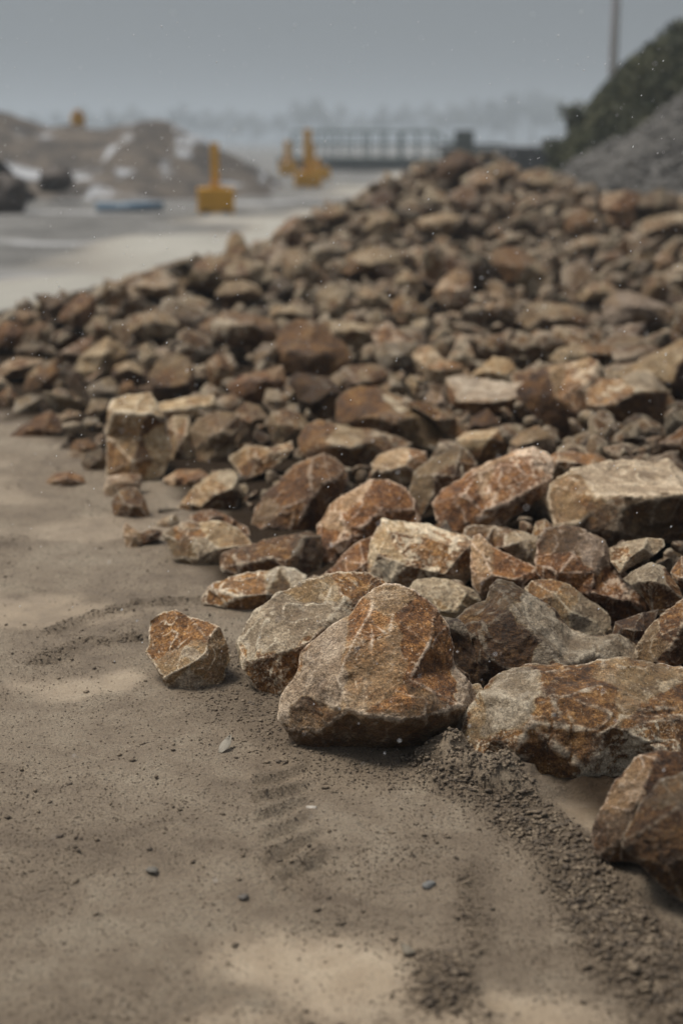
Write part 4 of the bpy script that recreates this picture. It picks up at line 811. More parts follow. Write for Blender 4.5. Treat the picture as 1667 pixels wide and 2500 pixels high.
FEET = g2w((505, 1500), (560, 1580), (640, 1680), (760, 1735), (900, 1745), (1000, 1735)); b, run, side = seg_d(gx1, gy1, FEET); q = sstep(.26, .04, b + .05 * fbm(P3 * 6, 2, 24)); crumb = np.maximum(crumb, .42 * q); z += q * .003 * np.abs(noise(P3 * 45, 25))
mound = np.zeros_like(z)
# the lump of mud pushed up against the long boulder
for (a, rx, h) in (((1015, 1748), .075, .055), ((1080, 1765), .11, .045), ((1150, 1800), .09, .04), ((1360, 1822), .10, .028), ((1210, 1812), .1, .02)):
    c = at_z(a[0] / .94062, a[1] / .94062 , 0); dd_ = np.hypot(gx1 - c[0], (gy1 - c[1]) * 1.1) / rx
    dd_ = dd_ + .16 * fbm(P3 * 22, 3, 19); q = sstep(1.05, .35, dd_); z += q * h * (1 + .10 * fbm(P3 * 22, 3, 20)) + q * .0045 * fbm(P3 * 60, 2, 21); crumb = np.maximum(crumb * (1 - q), q * .22); mound = np.maximum(mound, q)
wet = np.zeros_like(z)
for (a, rx, ry) in PUD:
    c = at_z(a[0] / .94062, a[1] / .94062, 0); dd_ = np.hypot((gx1 - c[0]) / rx, (gy1 - c[1]) / ry) + .35 * fbm(P3 * 5, 4, 23); wet = np.maximum(wet, sstep(1.05, .2, dd_))
wet = np.maximum(wet, .45 * sstep(.5, .8, fbm(P3 * np.array([1.1, 1.8, 1]), 4, 29)) * nr * (1 - crumb))
wet = wet * (1 - crumb)
z = z + sstep(8, 14, gy1) * sstep(120, 40, gy1) * (.05 * fbm(P3 * .7, 3, 51) + .02 * fbm(P3 * 3.1, 2, 52))
z = z * (1 - wet) + (-.004) * wet
# pale haul road and grey verge, far left
ROAD = g2w((-900, 690), (-300, 668), (0, 632), (350, 543), (550, 512), (700, 476), (800, 436), (860, 412), (930, 398))
b, run, side = seg_d(gx1, gy1, ROAD); sd = np.where(in_poly(gx1, gy1, ROAD + [(60, 79), (60, 3), (-60, 3)]), b, -b)
road = sstep(-.5, 1.3, sd + (.5 + gy1 * .03) * fbm(P3 * .35, 3, 33))
far_ = sstep(9.0, 13.0, gy1 + gx1 * -.15)
pile_ = in_poly(gx1, gy1, POLY).astype(float)
inp = np.where(pile_ > 0)[0]; hp = Hs(gx1[inp], gy1[inp]); z[inp] = np.maximum(z[inp], hp - .40)
gap_shade = np.zeros_like(z)  # mask of the pile floor that gets the painted shade
fd = seg_d(gx1[inp], gy1[inp], [tuple(q) for q in FOOT])[0]; gap_shade[inp] = sstep(.03, .20, fd + .08 * noise(P3[inp] * 8, 91))
V = np.stack([gx1, gy1, z], 1); ny, nx = GX.shape
I = np.arange(ny * nx).reshape(ny, nx); Q = np.stack([I[:-1, :-1], I[:-1, 1:], I[1:, 1:], I[1:, :-1]], -1).reshape(-1, 4)
def ground_material():
    t = NT('sandy quarry mud'); co = t.n('TexCoord').outputs['Object']
    at = t.n('Attribute', attribute_name='zone'); a = t.n('SeparateColor'); t.set(a.inputs[0], at.outputs['Color'])
    wet_, crumb_, road_ = a.outputs[0], a.outputs[1], a.outputs[2]
    fr = t.n('Attribute', attribute_name='verge').outputs['Fac']
    big = t.noise(co, 1.6, 6, .55, .4); mid = t.noise(co, 9, 7, .6, .3); fine = t.noise(co, 60, 6, .7); gr = t.noise(co, 320, 3, .6)
    sand = t.ramp(t.math('ADD', t.math('MULTIPLY', big, .35), t.math('ADD', t.math('MULTIPLY', mid, .35), t.math('MULTIPLY', fine, .3))), [(.38, (.145, .107, .073)), (.5, (.255, .200, .142)), (.62, (.365, .305, .228))])
    sand = t.mix(t.mapr(fine, .55, .68, 0, .75), sand, (.10, .078, .055))
    sand = t.mix(t.mapr(fine, .40, .28, 0, .35), sand, (.40, .36, .30))
    sp = t.math('MULTIPLY', t.mapr(t.noise(co, 140, 5, .8), .545, .60), t.mapr(mid, .38, .62, .25, 1)); sand = t.mix(t.math('MULTIPLY', sp, .8), sand, (.06, .045, .032))
    dark = t.mix(fine, (.045, .031, .019), (.18, .13, .083))
    col = t.mix(t.math('MULTIPLY', crumb_, .85), sand, dark)
    pud = t.mix(big, (.30, .23, .145), (.27, .215, .15)); col = t.mix(t.math('MULTIPLY', wet_, .34), col, pud)
    verge = t.mix(t.mapr(t.noise(co, .5, 6, .6), .35, .65), (.085, .082, .076), (.185, .180, .170))
    snow = t.mapr(t.noise(t.vmath('MULTIPLY', co, (.35, 1, 1)), .42, 5, .6), .55, .68); verge = t.mix(t.math('MULTIPLY', snow, .55), verge, (.52, .53, .55))
    col = t.mix(fr, col, verge)
    rd = t.mix(t.noise(t.vmath('MULTIPLY', co, (.4, 1.2, 1)), .9, 5), (.30, .285, .25), (.42, .405, .36)); col = t.mix(road_, col, rd)
    gap_shade_ = t.n('Attribute', attribute_name='gap_shade').outputs['Fac']; col = t.mix(gap_shade_, col, t.mix(fine, (.018, .012, .008), (.055, .038, .024)))  # floor under the pile painted near black so the gaps look shaded
    g = t.mapr(gr, .2, .8, .80, 1.2); gc = t.n('CombineColor'); [t.set(gc.inputs[i], g) for i in range(3)]
    col = t.mix(1.0, col, gc.outputs[0], 'MULTIPLY'); t.set(t.b.inputs['Base Color'], col)
    t.set(t.b.inputs['Roughness'], t.math('SUBTRACT', t.mapr(mid, .35, .65, .62, .85), t.math('MULTIPLY', wet_, .32)))
    t.set(t.b.inputs['Specular IOR Level'], t.mapr(gap_shade_, 0, 1, .4, .05))
    h = t.math('ADD', t.math('MULTIPLY', fine, .6), t.math('ADD', t.math('MULTIPLY', gr, .22), t.math('MULTIPLY', t.noise(co, 130, 5, .7), .5)))
    st = t.math('SUBTRACT', 1.0, t.math('MULTIPLY', wet_, .85)); nd = t.n('Bump'); t.set(nd.inputs['Height'], h); t.set(nd.inputs['Strength'], st); nd.inputs['Distance'].default_value = .022
    t.set(t.b.inputs['Normal'], nd.outputs[0]); return t.m
GROUND = ground_material()
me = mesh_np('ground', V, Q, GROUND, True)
at_ = me.attributes.new('zone', 'FLOAT_COLOR', 'POINT'); at_.data.foreach_set('color', np.stack([wet, crumb, road * far_, np.ones_like(z)], 1).astype(np.float32).ravel())
at_ = me.attributes.new('verge', 'FLOAT', 'POINT'); at_.data.foreach_set('value', (far_ * (1 - road)).astype(np.float32))
at_ = me.attributes.new('gap_shade', 'FLOAT', 'POINT'); at_.data.foreach_set('value', gap_shade.astype(np.float32))
tag(link('ground', me), kind='structure')

# loose crumbs and grit on the mud: nobody could count them
rg = np.random.default_rng(5)
def lumps(n, seed):
    bm = bmesh.new(); bmesh.ops.create_icosphere(bm, subdivisions=1, radius=1); P = np.array([v.co[:] for v in bm.verts]); Fc = np.array([[v.index for v in f.verts] for f in bm.faces]); bm.free()
    return [P * (1 + .38 * np.random.default_rng(seed + k).uniform(-1, 1, (len(P), 1))) * np.random.default_rng(seed + 50 + k).uniform(.55, 1.1, 3) for k in range(n)], Fc
LP, LF = lumps(12, 9); OC = np.array([(1, 0, 0), (0, 1, 0), (-1, 0, 0), (0, -1, 0), (0, 0, 1), (0, 0, -1.)]); LF = np.array([(0, 1, 4), (1, 2, 4), (2, 3, 4), (3, 0, 4), (1, 0, 5), (2, 1, 5), (3, 2, 5), (0, 3, 5)]); LP = [(OC + np.random.default_rng(k).uniform(-.35, .35, (6, 3))) * np.random.default_rng(k + 90)  .uniform(.4, 1.25, 3) for k in range(12)]
nC = 620000
cx_ = rg.uniform(-2.0, 2.0, nC); cy_ = 2.0 + 6 * rg.random(nC) ** 1.5
ix = np.clip(np.searchsorted(xs, cx_), 0, nx - 1); iy = np.clip(np.searchsorted(ys, cy_), 0, ny - 1)
cr = crumb.reshape(ny, nx)[iy, ix]; wt = wet.reshape(ny, nx)[iy, ix]; cz = z.reshape(ny, nx)[iy, ix]
cl = fbm(np.stack([cx_ * 3, cy_ * 3, cx_ * 0], 1), 3, 41)
prob = (.13 + .22 * sstep(-.1, .6, cl)) * (1 - .93 * wt) + .85 * cr
mo = mound.reshape(ny, nx)[iy, ix]; prob = prob * (1 - .5 * mo) + mo * .3
keep = (rg.random(nC) < prob) & (~in_poly(cx_, cy_ - .05, POLY) | (cr > .3))
cx_, cy_, cz, cr, mo = cx_[keep], cy_[keep], cz[keep], cr[keep], mo[keep]
sz = .0013 + .0024 * rg.random(len(cx_)) ** 3 + cr * .0075 * rg.random(len(cx_)) ** 4 + mo * .0055 * rg.random(len(cx_)) ** 1.5 + .006 * (rg.random(len(cx_)) > .994)
nK = len(cx_); LPa = np.array(LP)[np.arange(nK) % 12] * sz[:, None, None]; a = rg.uniform(0, 6.28, nK)[:, None]; ca, sa = np.cos(a), np.sin(a)
Vs = [np.stack([LPa[:, :, 0] * ca - LPa[:, :, 1] * sa + cx_[:, None], LPa[:, :, 0] * sa + LPa[:, :, 1] * ca + cy_[:, None], LPa[:, :, 2] * .7 + (cz + sz * .25)[:, None]], -1).reshape(-1, 3)]
Fs = [(LF[None] + LP[0].shape[0] * np.arange(nK)[:, None, None]).reshape(-1, 3)]; print('crumbs', nK)
def grit_material():
    t = NT('mud crumbs'); co = t.n('TexCoord').outputs['Object']; f = t.noise(co, 45, 2, .5); g = t.noise(co, 400, 2)
    t.set(t.b.inputs['Base Color'], t.mix(g, t.ramp(f, [(.36, (.040, .026, .015)), (.5, (.105, .072, .043)), (.62, (.25, .19, .125))]), (.10, .08, .06))); t.b.inputs['Roughness'].default_value = .85; return t.m
o = link('gravel', mesh_np('gravel', np.concatenate(Vs), np.concatenate(Fs), grit_material()))
tag(o, 'crumbs of dark mud and grit scattered over the sandy ground', 'gravel', None, 'stuff')

# a dead leaf, and a few pebbles one can point to
lf = px_at(517, 1717, z=.006); n = 9; Vl = []
for i in range(n):
    t_ = i / (n - 1); wdt = .011 * math.sin(math.pi * min(1, t_ * .97 + .03)) ** .8 + .0006
    for s_ in (-1, 0, 1): Vl.append((s_ * wdt, (t_ - .5) * .060, .004 + .006 * abs(s_) + .010 * t_ * t_ + .002 * math.sin(t_ * 7)))
Fl = [(i * 3 + j, i * 3 + j + 1, i * 3 + j + 4, i * 3 + j + 3) for i in range(n - 1) for j in range(2)]
o = link('leaf', mesh_np('leaf', Vl, Fl, simple('dry leaf', (.22, .195, .155), .6, .2, 60), True)); o.location = lf; o.rotation_euler = (.35, .25, -.35)
sm = o.modifiers.new('thickness', 'SOLIDIFY'); sm.thickness = .0008; tag(o, 'small pale dead leaf standing in the mud left of the domed boulder', 'leaf')
def pebble(g, s, col, lab, seed):
    bm = bmesh.new(); bmesh.ops.create_icosphere(bm, subdivisions=3, radius=1); me = bpy.data.meshes.new('pebble'); bm.to_mesh(me); bm.free()
    P, E = arrays(me); P = P * np.array([1.25, .85, .5]); P *= (1 + .28 * fbm(P * 1.3 + seed, 3, seed))[:, None]; me.vertices.foreach_set('co', (P * s).astype(np.float32).ravel()); me.update()
    me.materials.append(simple('pebble stone', col, .7, .35, 60)); [setattr(p, 'use_smooth', True) for p in me.polygons]
    o = link('pebble', me); p = px_at(*g, z=s * .3); o.location = p; o.rotation_euler[2] = seed; tag(o, lab, 'pebble', 'pebbles on the mud')
pebble((985, 2032), .013, (.12, .12, .115), 'blue-grey flat pebble on the mud, below the domed boulder', 1)
pebble((935, 2183), .014, (.13, .11, .08), 'dark lumpy pebble at the right rim of the tan puddle near the bottom', 2)
pebble((350, 1998), .011, (.10, .09, .075), 'small dark pebble left of the tyre tread marks', 3)
pebble((560, 2060), .010, (.08, .07, .06), 'small blackish pebble below the tyre tread marks', 4)
pebble((1385, 1745 + 30), .012, (.3, .26, .2), 'light pebble pressed against the foot of the long rust-brown boulder', 5)
pebble((715, 1565 + 290), .010, (.33, .3, .26), 'light grit pebble just right of the tyre tread marks', 6)
# ------------------------------------------------------------------ hills
def hill(name, x0, x1, y0, y1, fn, mat, step, kind='structure'):
    X_, Y_ = np.meshgrid(np.arange(x0, x1, step), np.arange(y0, y1, step)); x, y = X_.ravel(), Y_.ravel(); zz = fn(x, y); m_, n_ = X_.shape
    I = np.arange(m_ * n_).reshape(m_, n_); Q = np.stack([I[:-1, :-1], I[:-1, 1:], I[1:, 1:], I[1:, :-1]], -1).reshape(-1, 4)
    Q = Q[(zz[Q] > -.25).any(1)]
    o = link(name, mesh_np(name, np.stack([x, y, zz], 1), Q, mat, True)); tag(o, kind=kind); return o
def fb(x, y, s, o=4, seed=1): return fbm(np.stack([x * s, y * s, x * 0], 1), o, seed)
def scree_material(name, a, b_, snow_amt, snow_s=.35):
    t = NT(name); co = t.n('TexCoord').outputs['Object']
    f = t.noise(co, .9, 8, .65); g = t.noise(co, 5, 8, .75)
    col = t.mix(t.mapr(f, .42, .58), a, b_); col = t.mix(t.mapr(g, .5, .7, 0, .6), col, tuple(c * .45 for c in a)); col = t.mix(t.mapr(g, .42, .3, 0, .35), col, tuple(min(1, c * 1.9) for c in b_))
    sn = t.mapr(t.noise(t.vmath('MULTIPLY', co, (1, .5, 1.8)), snow_s, 6, .6, .8), .60 - snow_amt, .68 - snow_amt)
    col = t.mix(t.math('MULTIPLY', sn, .8), col, (.42, .44, .47)); t.set(t.b.inputs['Base Color'], col); t.b.inputs['Roughness'].default_value = .85
    t.set(t.b.inputs['Normal'], t.bump(t.math('ADD', f, t.math('MULTIPLY', g, .6)), .8, .15)); return t.m
def gh(gx, d, gy):                                   # world x and z of a photo point at distance d
    p = px_at(gx, gy, d=d); return p[0], p[2]
BROWN = scree_material('brown spoil', (.036, .029, .024), (.105, .084, .064), .075)
def ridge(pts, d, front_, back_):
    """a spoil heap whose crest follows photo points at distance d"""
    X_ = np.array([gh(a, d, b)[0] for a, b in pts]); Z_ = np.array([gh(a, d, b)[1] for a, b in pts])
    def fn(x, y):
        c = np.interp(x, X_, Z_, left=Z_[0], right=0); n_ = fb(x, y, .35, 4, 3) * .42 + fb(x, y, 1.6, 3, 4) * .12 + fb(x * 2.2, y * .35, 1.0, 3, 14) * .16
        t_ = np.where(y < d, (d - y) / front_, (y - d) / back_); t_ = np.clip(t_ + n_ * .12, 0, 1.6)
        return c * (1 - sstep(0, 1, t_ * .93) ) * (1 + .0 * x) + n_ * .35 * (c > .1) * (t_ < .9) - .06
    return fn
hill('hill', -34, 3, 32, 70, ridge([(-600, 240), (-200, 262), (0, 250), (60, 272), (100, 288), (180, 280), (250, 292), (300, 276), (345, 268), (390, 272), (450, 305), (520, 350), (560, 375), (590, 392), (640, 428), (700, 440)], 48, 9.5, 12), BROWN, .28)
hill('hill', -24, -8, 24, 44, ridge([(-600, 330), (-100, 345), (0, 372), (50, 420), (85, 450), (120, 478)], 34, 5.5, 6), scree_material('snowy brown spoil', (.05, .038, .03), (.12, .095, .075), .12, .5), .2)
# right: grassy bank and the grey scree in front
def bank(x, y):
    # foot line runs from the far left end to the near right
    rise = np.interp(x - (y - 34) * .15, [4.0, 5.05, 5.36, 6.1, 6.72, 7.24, 8.15, 10, 14], [-.1, .85, 1.65, 2.5, 3.15, 3.55, 3.9, 4.3, 4.6])
    return np.minimum(rise, 7.5 + .2 * fb(x, y, .4, 3, 9)) * sstep(25, 28.5, y) * sstep(58, 46, y) + .14 * fb(x, y, .6, 4, 8) - .1
GRASS = scree_material('dark turf', (.030, .033, .018), (.075, .072, .040), -.2)
hill('hill', 3, 24, 24, 60, bank, GRASS, .3)
def scree(x, y):
    u = x - 2.75 - (26 - y) * .03; s_ = np.clip(u, 0, 14); return np.minimum(.66 * s_, 3.4) * sstep(19.5, 24.5, y) * sstep(31, 27, y) + .12 * fb(x, y, 1.4, 4, 18) * (s_ > .1) - .07
hill('hill', 3.2, 18, 18, 32, scree, scree_material('grey scree', (.045, .042, .040), (.125, .12, .115), -.02, .9), .16)
rg = np.random.default_rng(18); n = 14000; ax_, ay_ = rg.uniform(3.4, 9.5, n), rg.uniform(20.5, 28.5, n); az_ = scree(ax_, ay_); k = az_ > .1; ax_, ay_, az_ = ax_[k], ay_[k], az_[k]; n = len(ax_)
ss_ = (.025 + .085 * rg.random(n) ** 2)[:, None, None]; LPa = np.array(LP)[np.arange(n) % 12] * ss_
o = link('gravel', mesh_np('gravel', (LPa + np.stack([ax_, ay_, az_ + .01], 1)[:, None]).reshape(-1, 3), (LF[None] + 6 * np.arange(n)[:, None, None]).reshape(-1, 3), simple('scree stones', (.080, .076, .071), .85, .85, 2.4)))
tag(o, 'loose grey stones strewn over the scree slope on the right', 'scree', None, 'stuff')
# brambles and grass covering the bank: one mass
rg = np.random.default_rng(8); n = 150000
bx, by = rg.uniform(4.2, 16, n), rg.uniform(26, 42, n); bz = bank(bx, by); k = (bz > .3) & (bz > scree(bx, by) - .1); bx, by, bz = bx[k], by[k], bz[k]
cl = fb(bx, by, .9, 3, 31); hgt = .02 + .34 * np.clip(cl + .25, 0, 1) * rg.random(len(bx))
n = len(bx); sz = rg.uniform(.035, .08, n); a = rg.normal(size=(n, 3)); a /= np.linalg.norm(a, axis=1)[:, None]; b_ = np.cross(a, rg.normal(size=(n, 3))); b_ /= np.linalg.norm(b_, axis=1)[:, None]
c = np.stack([bx - hgt * .25, by, bz + hgt], 1)
V = np.stack([c - a * sz[:, None], c + b_ * sz[:, None] * .5, c + a * sz[:, None], c - b_ * sz[:, None] * .5], 1).reshape(-1, 3)
def leaf_mat(name, c1, c2, sc_=1.5):
    t = NT(name); co = t.n('TexCoord').outputs['Object']; f = t.noise(co, sc_, 3); g = t.noise(co, sc_ * 8, 3)
    t.set(t.b.inputs['Base Color'], t.mix(t.mapr(g, .55, .7, 0, .45), t.mix(t.mapr(f, .38, .62), c1, c2), (.16, .13, .07))); t.b.inputs['Roughness'].default_value = .75; return t.m
LEAF = leaf_mat('bramble leaves', (.028, .036, .015), (.082, .085, .040))
o = link('bushes', mesh_np('bushes', V, np.arange(4 * n).reshape(-1, 4), LEAF)); tag(o, 'dark green brambles and grass covering the steep bank', 'brambles', None, 'stuff')
def sprig(g, d, h, nb, lab):
    base = px_at(*g, d=d); root = empty('shrub', base); tag(root, lab, 'shrub'); rn_ = random.Random(nb); m = MB(); tips = []
    for i in range(nb):
        a = Vector((0, 0, -.5)); dr = Vector((rn_.uniform(-.5, .35), rn_.uniform(-.3, .3), 1)).normalized(); L = h * rn_.uniform(.6, 1); mid_ = dr * L * .55 + Vector((rn_.uniform(-.1, .1), 0, 0)); e = dr * L
        m.tube(a, mid_, .025, .014, 6); m.tube(mid_, e, .014, .004, 6); tips += [mid_.lerp(e, t) for t in (0, .2, .4, .6, .8, 1)]
    m.build('stem', simple('woody stem', (.07, .05, .035)), root)
    Vv = []
    for t in tips:
        for _ in range(9):
            c_ = t + Vector((rn_.gauss(0, .09), rn_.gauss(0, .09), rn_.gauss(0, .09))); u_ = Vector((rn_.gauss(0, 1), rn_.gauss(0, 1), rn_.gauss(0, 1))).normalized() * .06; w_ = u_.orthogonal().normalized() * .028
            Vv += [c_ - u_, c_ + w_, c_ + u_, c_ - w_]
    link('foliage', mesh_np('foliage', [tuple(v) for v in Vv], np.arange(len(Vv)).reshape(-1, 4), LEAF), root)
sprig((1322, 312), 32, .7, 9, 'leaning leafy shrub sticking out low on the left edge of the grass bank')
sprig((1280, 372), 31, .4, 8, 'low shrub at the bottom left corner of the grass bank')

# ------------------------------------------------------------------ boulders and pipe at the foot of the spoil heap
DARKROCK = simple('dark wet stone', (.042, .029, .021), .7, .4, 6)
def lone(g, wd, hg, lab, seed):
    bm = bmesh.new(); bmesh.ops.create_icosphere(bm, subdivisions=4, radius=1); me = bpy.data.meshes.new('boulder'); bm.to_mesh(me); bm.free()
    P, E = arrays(me); P = P * (1 + .22 * fbm(P * 1.1 + seed, 3, seed) + .05 * fbm(P * 4, 3, seed))[:, None] * np.array([wd / 2, wd * .4, hg / 2]); me.vertices.foreach_set('co', P.astype(np.float32).ravel()); me.update(); me.materials.append(DARKROCK); [setattr(p, 'use_smooth', True) for p in me.polygons]
    b0 = px_at(*g, z=0.0); o = link('boulder', me); return o, tag(o, lab, 'boulder')
o, _ = lone((130, 415), 1.0, .75, 'blackish round boulder bedded in snow on the slope of the brown spoil heap', 3); o.location = px_at(130, 413, d=37.5)
o, _ = lone((5, 455), 1.25, 1.0, 'dark brown boulder cut by the left edge of the frame below the snowy slope', 5); o.location = px_at(2, 455, d=31)
BLUE = simple('blue plastic', (.10, .165, .23), .45, .25, 3)
p0, p1 = px_at(222, 476, z=.12), px_at(372, 474, z=.14); m = MB()
for k in range(2):
    a, b = Vector(p0) + Vector((.5 * (k == 1), .26 * k, 0)), Vector(p1) + Vector((-.7 * (k == 2), .26 * k, 0)); m.tube(a, b, .10, .10, 16)
m.build('pipe', BLUE, None, True); tag(C.objects[-1], 'light blue plastic pipes lying together at the foot of the brown spoil heap', 'pipes')

# ------------------------------------------------------------------ yellow barrier blocks with posts
YEL = simple('yellow paint', (.56, .28, .008), .5, .22, 2.5); YDK = simple('black rubber', (.03, .03, .03)); SCUFF = simple('scuffed yellow paint', (.50, .26, .02), .6, .35, 9)
def barrier(p, wd, hg, post_h, lab, rz=0, post_w=.17, dx=0.0, extra=False):
    root = empty('barrier_block', (p[0], p[1], 0), rz); tag(root, lab, 'barrier block', 'yellow barrier blocks with posts along the haul road')
    m = MB(); m.box((0, 0, hg / 2 - .02), (wd, wd * .8, hg), bev=.03); m.build('block', YEL, root)
    m = MB(); m.box((-wd * .28, -wd * .4 - .004, .05), (.14, .03, .08)); m.box((wd * .28, -wd * .4 - .004, .05), (.14, .03, .08)); m.build('lifting_slot', YDK, root)
    m = MB(); m.box((dx, 0, hg + post_h / 2 - .02), (post_w, post_w, post_h), bev=.012); m.build('post', YEL, root)
    m = MB(); m.box((dx, 0, hg + .012), (post_w * 1.9, post_w * 1.9, .03)); m.build('base_plate', SCUFF, root)
    if extra: m = MB(); m.tube((dx + .1, 0, hg - .03), (dx + .22, 0, hg + post_h * .62), .05, .05); m.build('stay', SCUFF, root)
    return root
b = px_at(496, 491, z=0); barrier(b, .78, .56, .94, 'nearest yellow block with a square post, standing at the road edge', .1, .17, 0.0)
b = px_at(707, 432, z=0); barrier(b, .88, .52, 1.40, 'yellow block with a tall post, in front of the footbridge railing', .05, .26, 0.0, True)
b = px_at(735, 413, z=0); barrier(b, .74, .52, .35, 'yellow block with a stub post, behind the right side of the tall-posted one', .2, .2, -.1)
b = px_at(663, 402, z=0); barrier(b, .85, .62, .95, 'faded orange-yellow block half hidden left of the tall-posted one', .0, .3, -.05)
b = px_at(180, 284, d=48); r_ = barrier((b[0], b[1]), .42, .42, .16, 'small yellow block perched on the crest of the brown spoil heap', .3, .2); r_.location.z = b[2] - .12

# ------------------------------------------------------------------ weighbridge with railings
STEEL = simple('grey green paint', (.045, .068, .062), .55, .2, 2); CONC = simple('weathered concrete', (.17, .17, .165), .85, .25, 1.2); RAILM = simple('railing paint', (.075, .115, .105), .5, .2, 3)
D_ = 78.0
xL, xR = px_at(640, 392, d=D_)[0], px_at(1000, 392, d=D_)[0]; br = empty('weighbridge', ((xL + xR) / 2, D_, 0)); tag(br, 'long low platform with a green handrail, across the far end of the haul road', 'footbridge')
Lb = xR - xL; zt = px_at(800, 362, d=D_)[2]
m = MB(); m.box((0, 0, zt - .14), (Lb, 3.2, .28)); m.build('deck', STEEL, br)
m = MB(); m.box((0, 0, (zt - .3) / 2 - .05), (Lb * .985, 2.8, zt - .2)); m.build('plinth', CONC, br)
zr = px_at(800, 303, d=D_)[2] - zt
for yy, x0_, x1_ in ((-1.5, -.40, .48), (1.5, -.34, .5)):
    for hh_ in (1.0, .55):
        m = MB(); m.tube((Lb * x0_, yy, zt + zr * hh_), (Lb * x1_, yy, zt + zr * hh_), .055); m.build('rail', RAILM, br)
    for i in range(9):
        xx = Lb * (x0_ + (x1_ - x0_) * i / 8); m = MB(); m.tube((xx, yy, zt - .02), (xx, yy, zt + zr), .045 if i % 2 else .06); m.build('railing_post', RAILM, br)
m = MB(); m.box((Lb / 2 + .55, 0, zt * .32), (1.1, 2.9, zt * .62)); m.build('end_ramp', CONC, br)
for i, s_ in enumerate((-1.4, 1.4)):
    m = MB(); m.tube((Lb * .49, s_, zt + zr), (Lb / 2 + 1.15, s_, zt * .6 + zr * .62), .035); m.tube((Lb / 2 + 1.12, s_, .1), (Lb / 2 + 1.12, s_, zt * .6 + zr * .62), .045); m.build('ramp_rail', RAILM, br)
# dark hut and the wall of big blocks
HUT = simple('dark cladding', (.030, .038, .034), .6, .2, 2)
p = px_at(1075, 395, d=62); hh_ = px_at(1075, 330, d=62)[2]; hut = empty('hut', (p[0], 62, 0)); tag(hut, 'small dark flat-roofed hut showing over the top of the pile', 'hut')
m = MB(); m.box((0, 0, hh_ / 2 - .15), (2.3, 2.3, hh_ - .1)); m.build('wall', HUT, hut); m = MB(); m.box((0, 0, hh_ - .07), (2.7, 2.7, .14), bev=.03); m.build('roof', simple('dark felt', (.022, .028, .026)), hut)
m = MB(); m.box((-.3, -1.16, 1.0), (.8, .04, 1.9)); m.build('door', simple('hut door paint', (.05, .06, .055)), hut)
WALL = simple('dark wet concrete', (.060, .062, .066), .8, .3, 1.5)
wl = empty('block_wall', (px_at(1200, 380, d=46)[0], 46, 0)); tag(wl, 'dark wall of big stacked blocks with a stepped top, left of the grass bank', 'wall')
xa = px_at(1148, 380, d=46)[0] - wl.location.x; xb = px_at(1345, 380, d=46)[0] - wl.location.x; zt1 = px_at(1200, 336, d=46)[2]; zt2 = px_at(1290, 318, d=46)[2]; xs_ = px_at(1243, 380, d=46)[0] - wl.location.x
nb = 4
for c_ in range(2):
    for i in range(nb):
        w_ = (xb - xa) / nb; m = MB(); m.box((xa + w_ * (i + .5), 0, zt1 * (c_ + .5) / 2), (w_ - .02, .9, zt1 / 2 - .015), bev=.04); m.build('block', WALL, wl)
m = MB(); m.box(((xs_ + xb) / 2, 0, (zt1 + zt2) / 2), (xb - xs_, .85, zt2 - zt1 - .012), bev=.04); m.build('block', WALL, wl)
# light pole
PM = simple('galvanised steel', (.55, .53, .56), .5, .08, 3)
p = px_at(1404, 215, d=46); q = px_at(1410, 0, d=46); pole = empty('light_pole', (p[0], 46, 0)); tag(pole, 'tall pale grey pole rising behind the grass bank and out of the frame', 'pole')
m = MB(); m.tube((0, 0, 3.0), (0, 0, 13.5), .135, .115, 20); m.build('shaft', PM, pole, True)
m = MB(); m.tube((0, 0, 0), (0, 0, 3.02), .17, .14, 20); m.build('base_section', PM, pole, True)
m = MB(); m.box((-.6, 0, 13.55), (1.6, .3, .12), bev=.03); m.build('lamp_head', PM, pole)

# ------------------------------------------------------------------ far trees in the mist
BARK = simple('bark', (.05, .042, .035)); TL = leaf_mat('tree leaves', (.03, .035, .02), (.06, .06, .035), .2)
def tree_parts(seed, spread):
    rn_ = random.Random(seed); m = MB(); m.tube((0, 0, 0), (0, 0, 5.2), .42, .26, 8); tips = []
    for i in range(11):
        a = rn_.uniform(0, 6.28); z0 = rn_.uniform(3.2, 9.5); L = rn_.uniform(3, 6.4) * (1 - z0 / 22); e = Vector((math.cos(a) * L * spread, math.sin(a) * L * spread, z0 + L * rn_.uniform(.6, 1.1)))
        m.tube((0, 0, z0), e, .14, .04, 5); tips.append(e)
    m.tube((0, 0, 5.1), (0, 0, 14.5), .26, .05, 8); tips += [Vector((0, 0, z_)) for z_ in (10.5, 12.5, 14.5)]
    mt = bpy.data.meshes.new('trunk'); m.bm.to_mesh(mt); m.bm.free(); mt.materials.append(BARK); Vv = []
    for t in tips:
        r0 = rn_.uniform(1.3, 2.3)
        for _ in range(130):
            d = Vector((rn_.gauss(0, 1), rn_.gauss(0, 1), rn_.gauss(0, .8))).normalized() * r0 * rn_.random() ** .4; c_ = t + d; u_ = Vector((rn_.gauss(0, 1), rn_.gauss(0, 1), rn_.gauss(0, 1))).normalized() * rn_.uniform(.25, .5); w_ = u_.orthogonal().normalized() * u_.length * .6
            Vv += [c_ - u_, c_ + w_, c_ + u_, c_ - w_]
    return mt, mesh_np('crown', [tuple(v) for v in Vv], np.arange(len(Vv)).reshape(-1, 4), TL)
TP = [tree_parts(i, 1 + .1 * i) for i in range(4)]
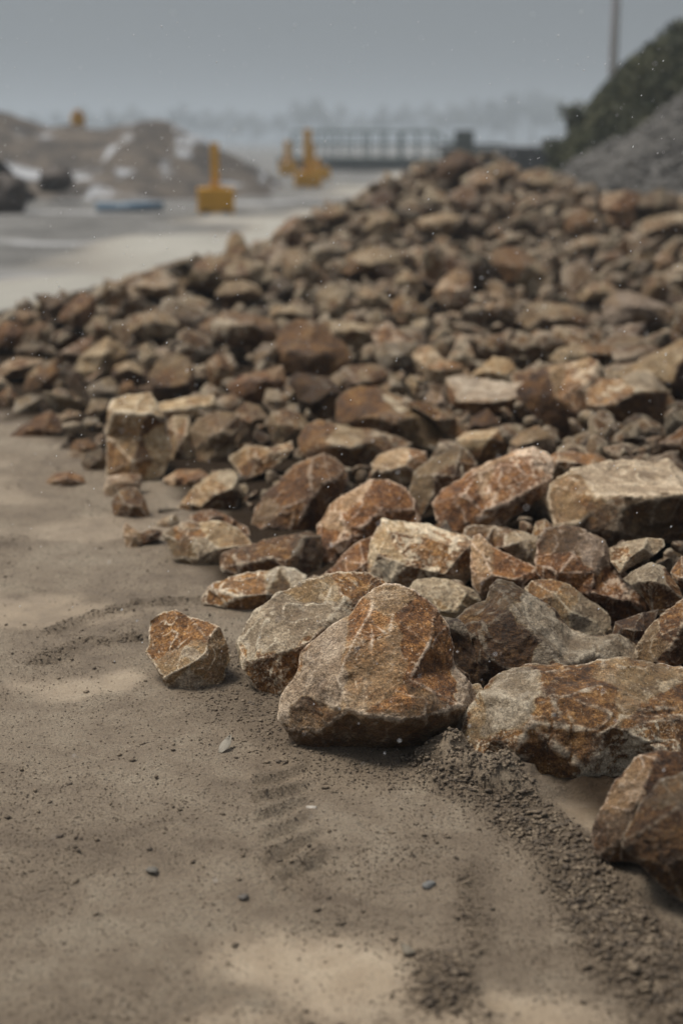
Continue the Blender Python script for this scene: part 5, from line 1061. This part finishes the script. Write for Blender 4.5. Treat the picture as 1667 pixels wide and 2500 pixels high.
row = [(-40, 258, 1), (20, 250, 1), (75, 262, 1), (130, 255, 1), (190, 244, 1), (250, 250, 1.1), (305, 240, 1), (360, 262, 1), (420, 240, 1.1), (475, 252, 1), (530, 246, 1), (580, 258, 1), (640, 262, .9), (680, 228, 1.1), (725, 224, 1.1), (780, 236, 1), (830, 258, .9), (880, 240, .8), (930, 236, .8), (985, 232, .9), (1035, 234, 1), (1085, 226, 1), (1130, 224, 1.1), (1175, 212, 1.3), (1225, 208, 1.4), (1275, 222, 1.2), (1330, 240, 1.1), (1390, 250, 1)]
for i, (gx_, gy_, ws) in enumerate(row):
    d = 640 + 60 * math.sin(i * 2.1); p = px_at(gx_, gy_, d=d); root = empty('tree', (p[0], d, 0), i * 1.3); s_ = p[2] / 16.2; root.scale = (s_ * ws * 1.25, s_ * ws * 1.25, s_)
    tag(root, 'misty tree in the faint treeline beyond the quarry', 'tree', 'trees fading into the mist beyond the quarry')
    mt, mc = TP[i % 4]; link('trunk', mt, root); link('crown', mc, root)

# ------------------------------------------------------------------ falling sleet and the wet air
rg = np.random.default_rng(4); n = 2600; f = rg.uniform(1.9, 7.0, n) ** 1.0
Vs, Fs = [], []
bm = bmesh.new(); bmesh.ops.create_icosphere(bm, subdivisions=1, radius=1); IP = np.array([v.co[:] for v in bm.verts]); IF = np.array([[v.index for v in q.verts] for q in bm.faces]); bm.free()
bxx = rg.uniform(-1.9, 1.9, n); byy = rg.uniform(2.2, 7.5, n); bzz = rg.uniform(.2, 1.85, n); j = 0
for x, y, z_ in zip(bxx, byy, bzz):
    if in_poly(x, y, POLY) and z_ < Hs(x, y)[0] + .2: continue
    s_ = rg.uniform(.0007, .0016); P = IP * np.array([s_, s_, s_ * rg.uniform(1.2, 2.4)]); a = rg.uniform(.3, .9)
    P = np.stack([P[:, 0] * math.cos(a) + P[:, 2] * math.sin(a), P[:, 1], -P[:, 0] * math.sin(a) + P[:, 2] * math.cos(a)], 1)
    Vs.append(P + np.array([x, y, z_])); Fs.append(IF + 12 * j); j += 1
SN = NT('snow flake'); SN.b.inputs['Base Color'].default_value = (.70, .72, .76, 1); SN.b.inputs['Roughness'].default_value = .6
o = link('snowflakes', mesh_np('snowflakes', np.concatenate(Vs), np.concatenate(Fs), SN.m, True)); tag(o, 'fine sleet flakes falling through the air in front of the pile', 'snowflakes', None, 'stuff')
hz = bpy.data.materials.new('haze'); hz.use_nodes = True; t = hz.node_tree; t.nodes.clear(); ho = t.nodes.new('ShaderNodeOutputMaterial'); pv = t.nodes.new('ShaderNodeVolumePrincipled')
pv.inputs['Color'].default_value = (.60, .67, .74, 1); pv.inputs['Density'].default_value = .0019; pv.inputs['Anisotropy'].default_value = .2; t.links.new(pv.outputs[0], ho.inputs['Volume'])
m = MB(); m.box((0, 500, 14), (2400, 1600, 32)); o = m.build('haze', hz); tag(o, 'thin wet mist hanging over the whole quarry', 'haze', None, 'stuff')
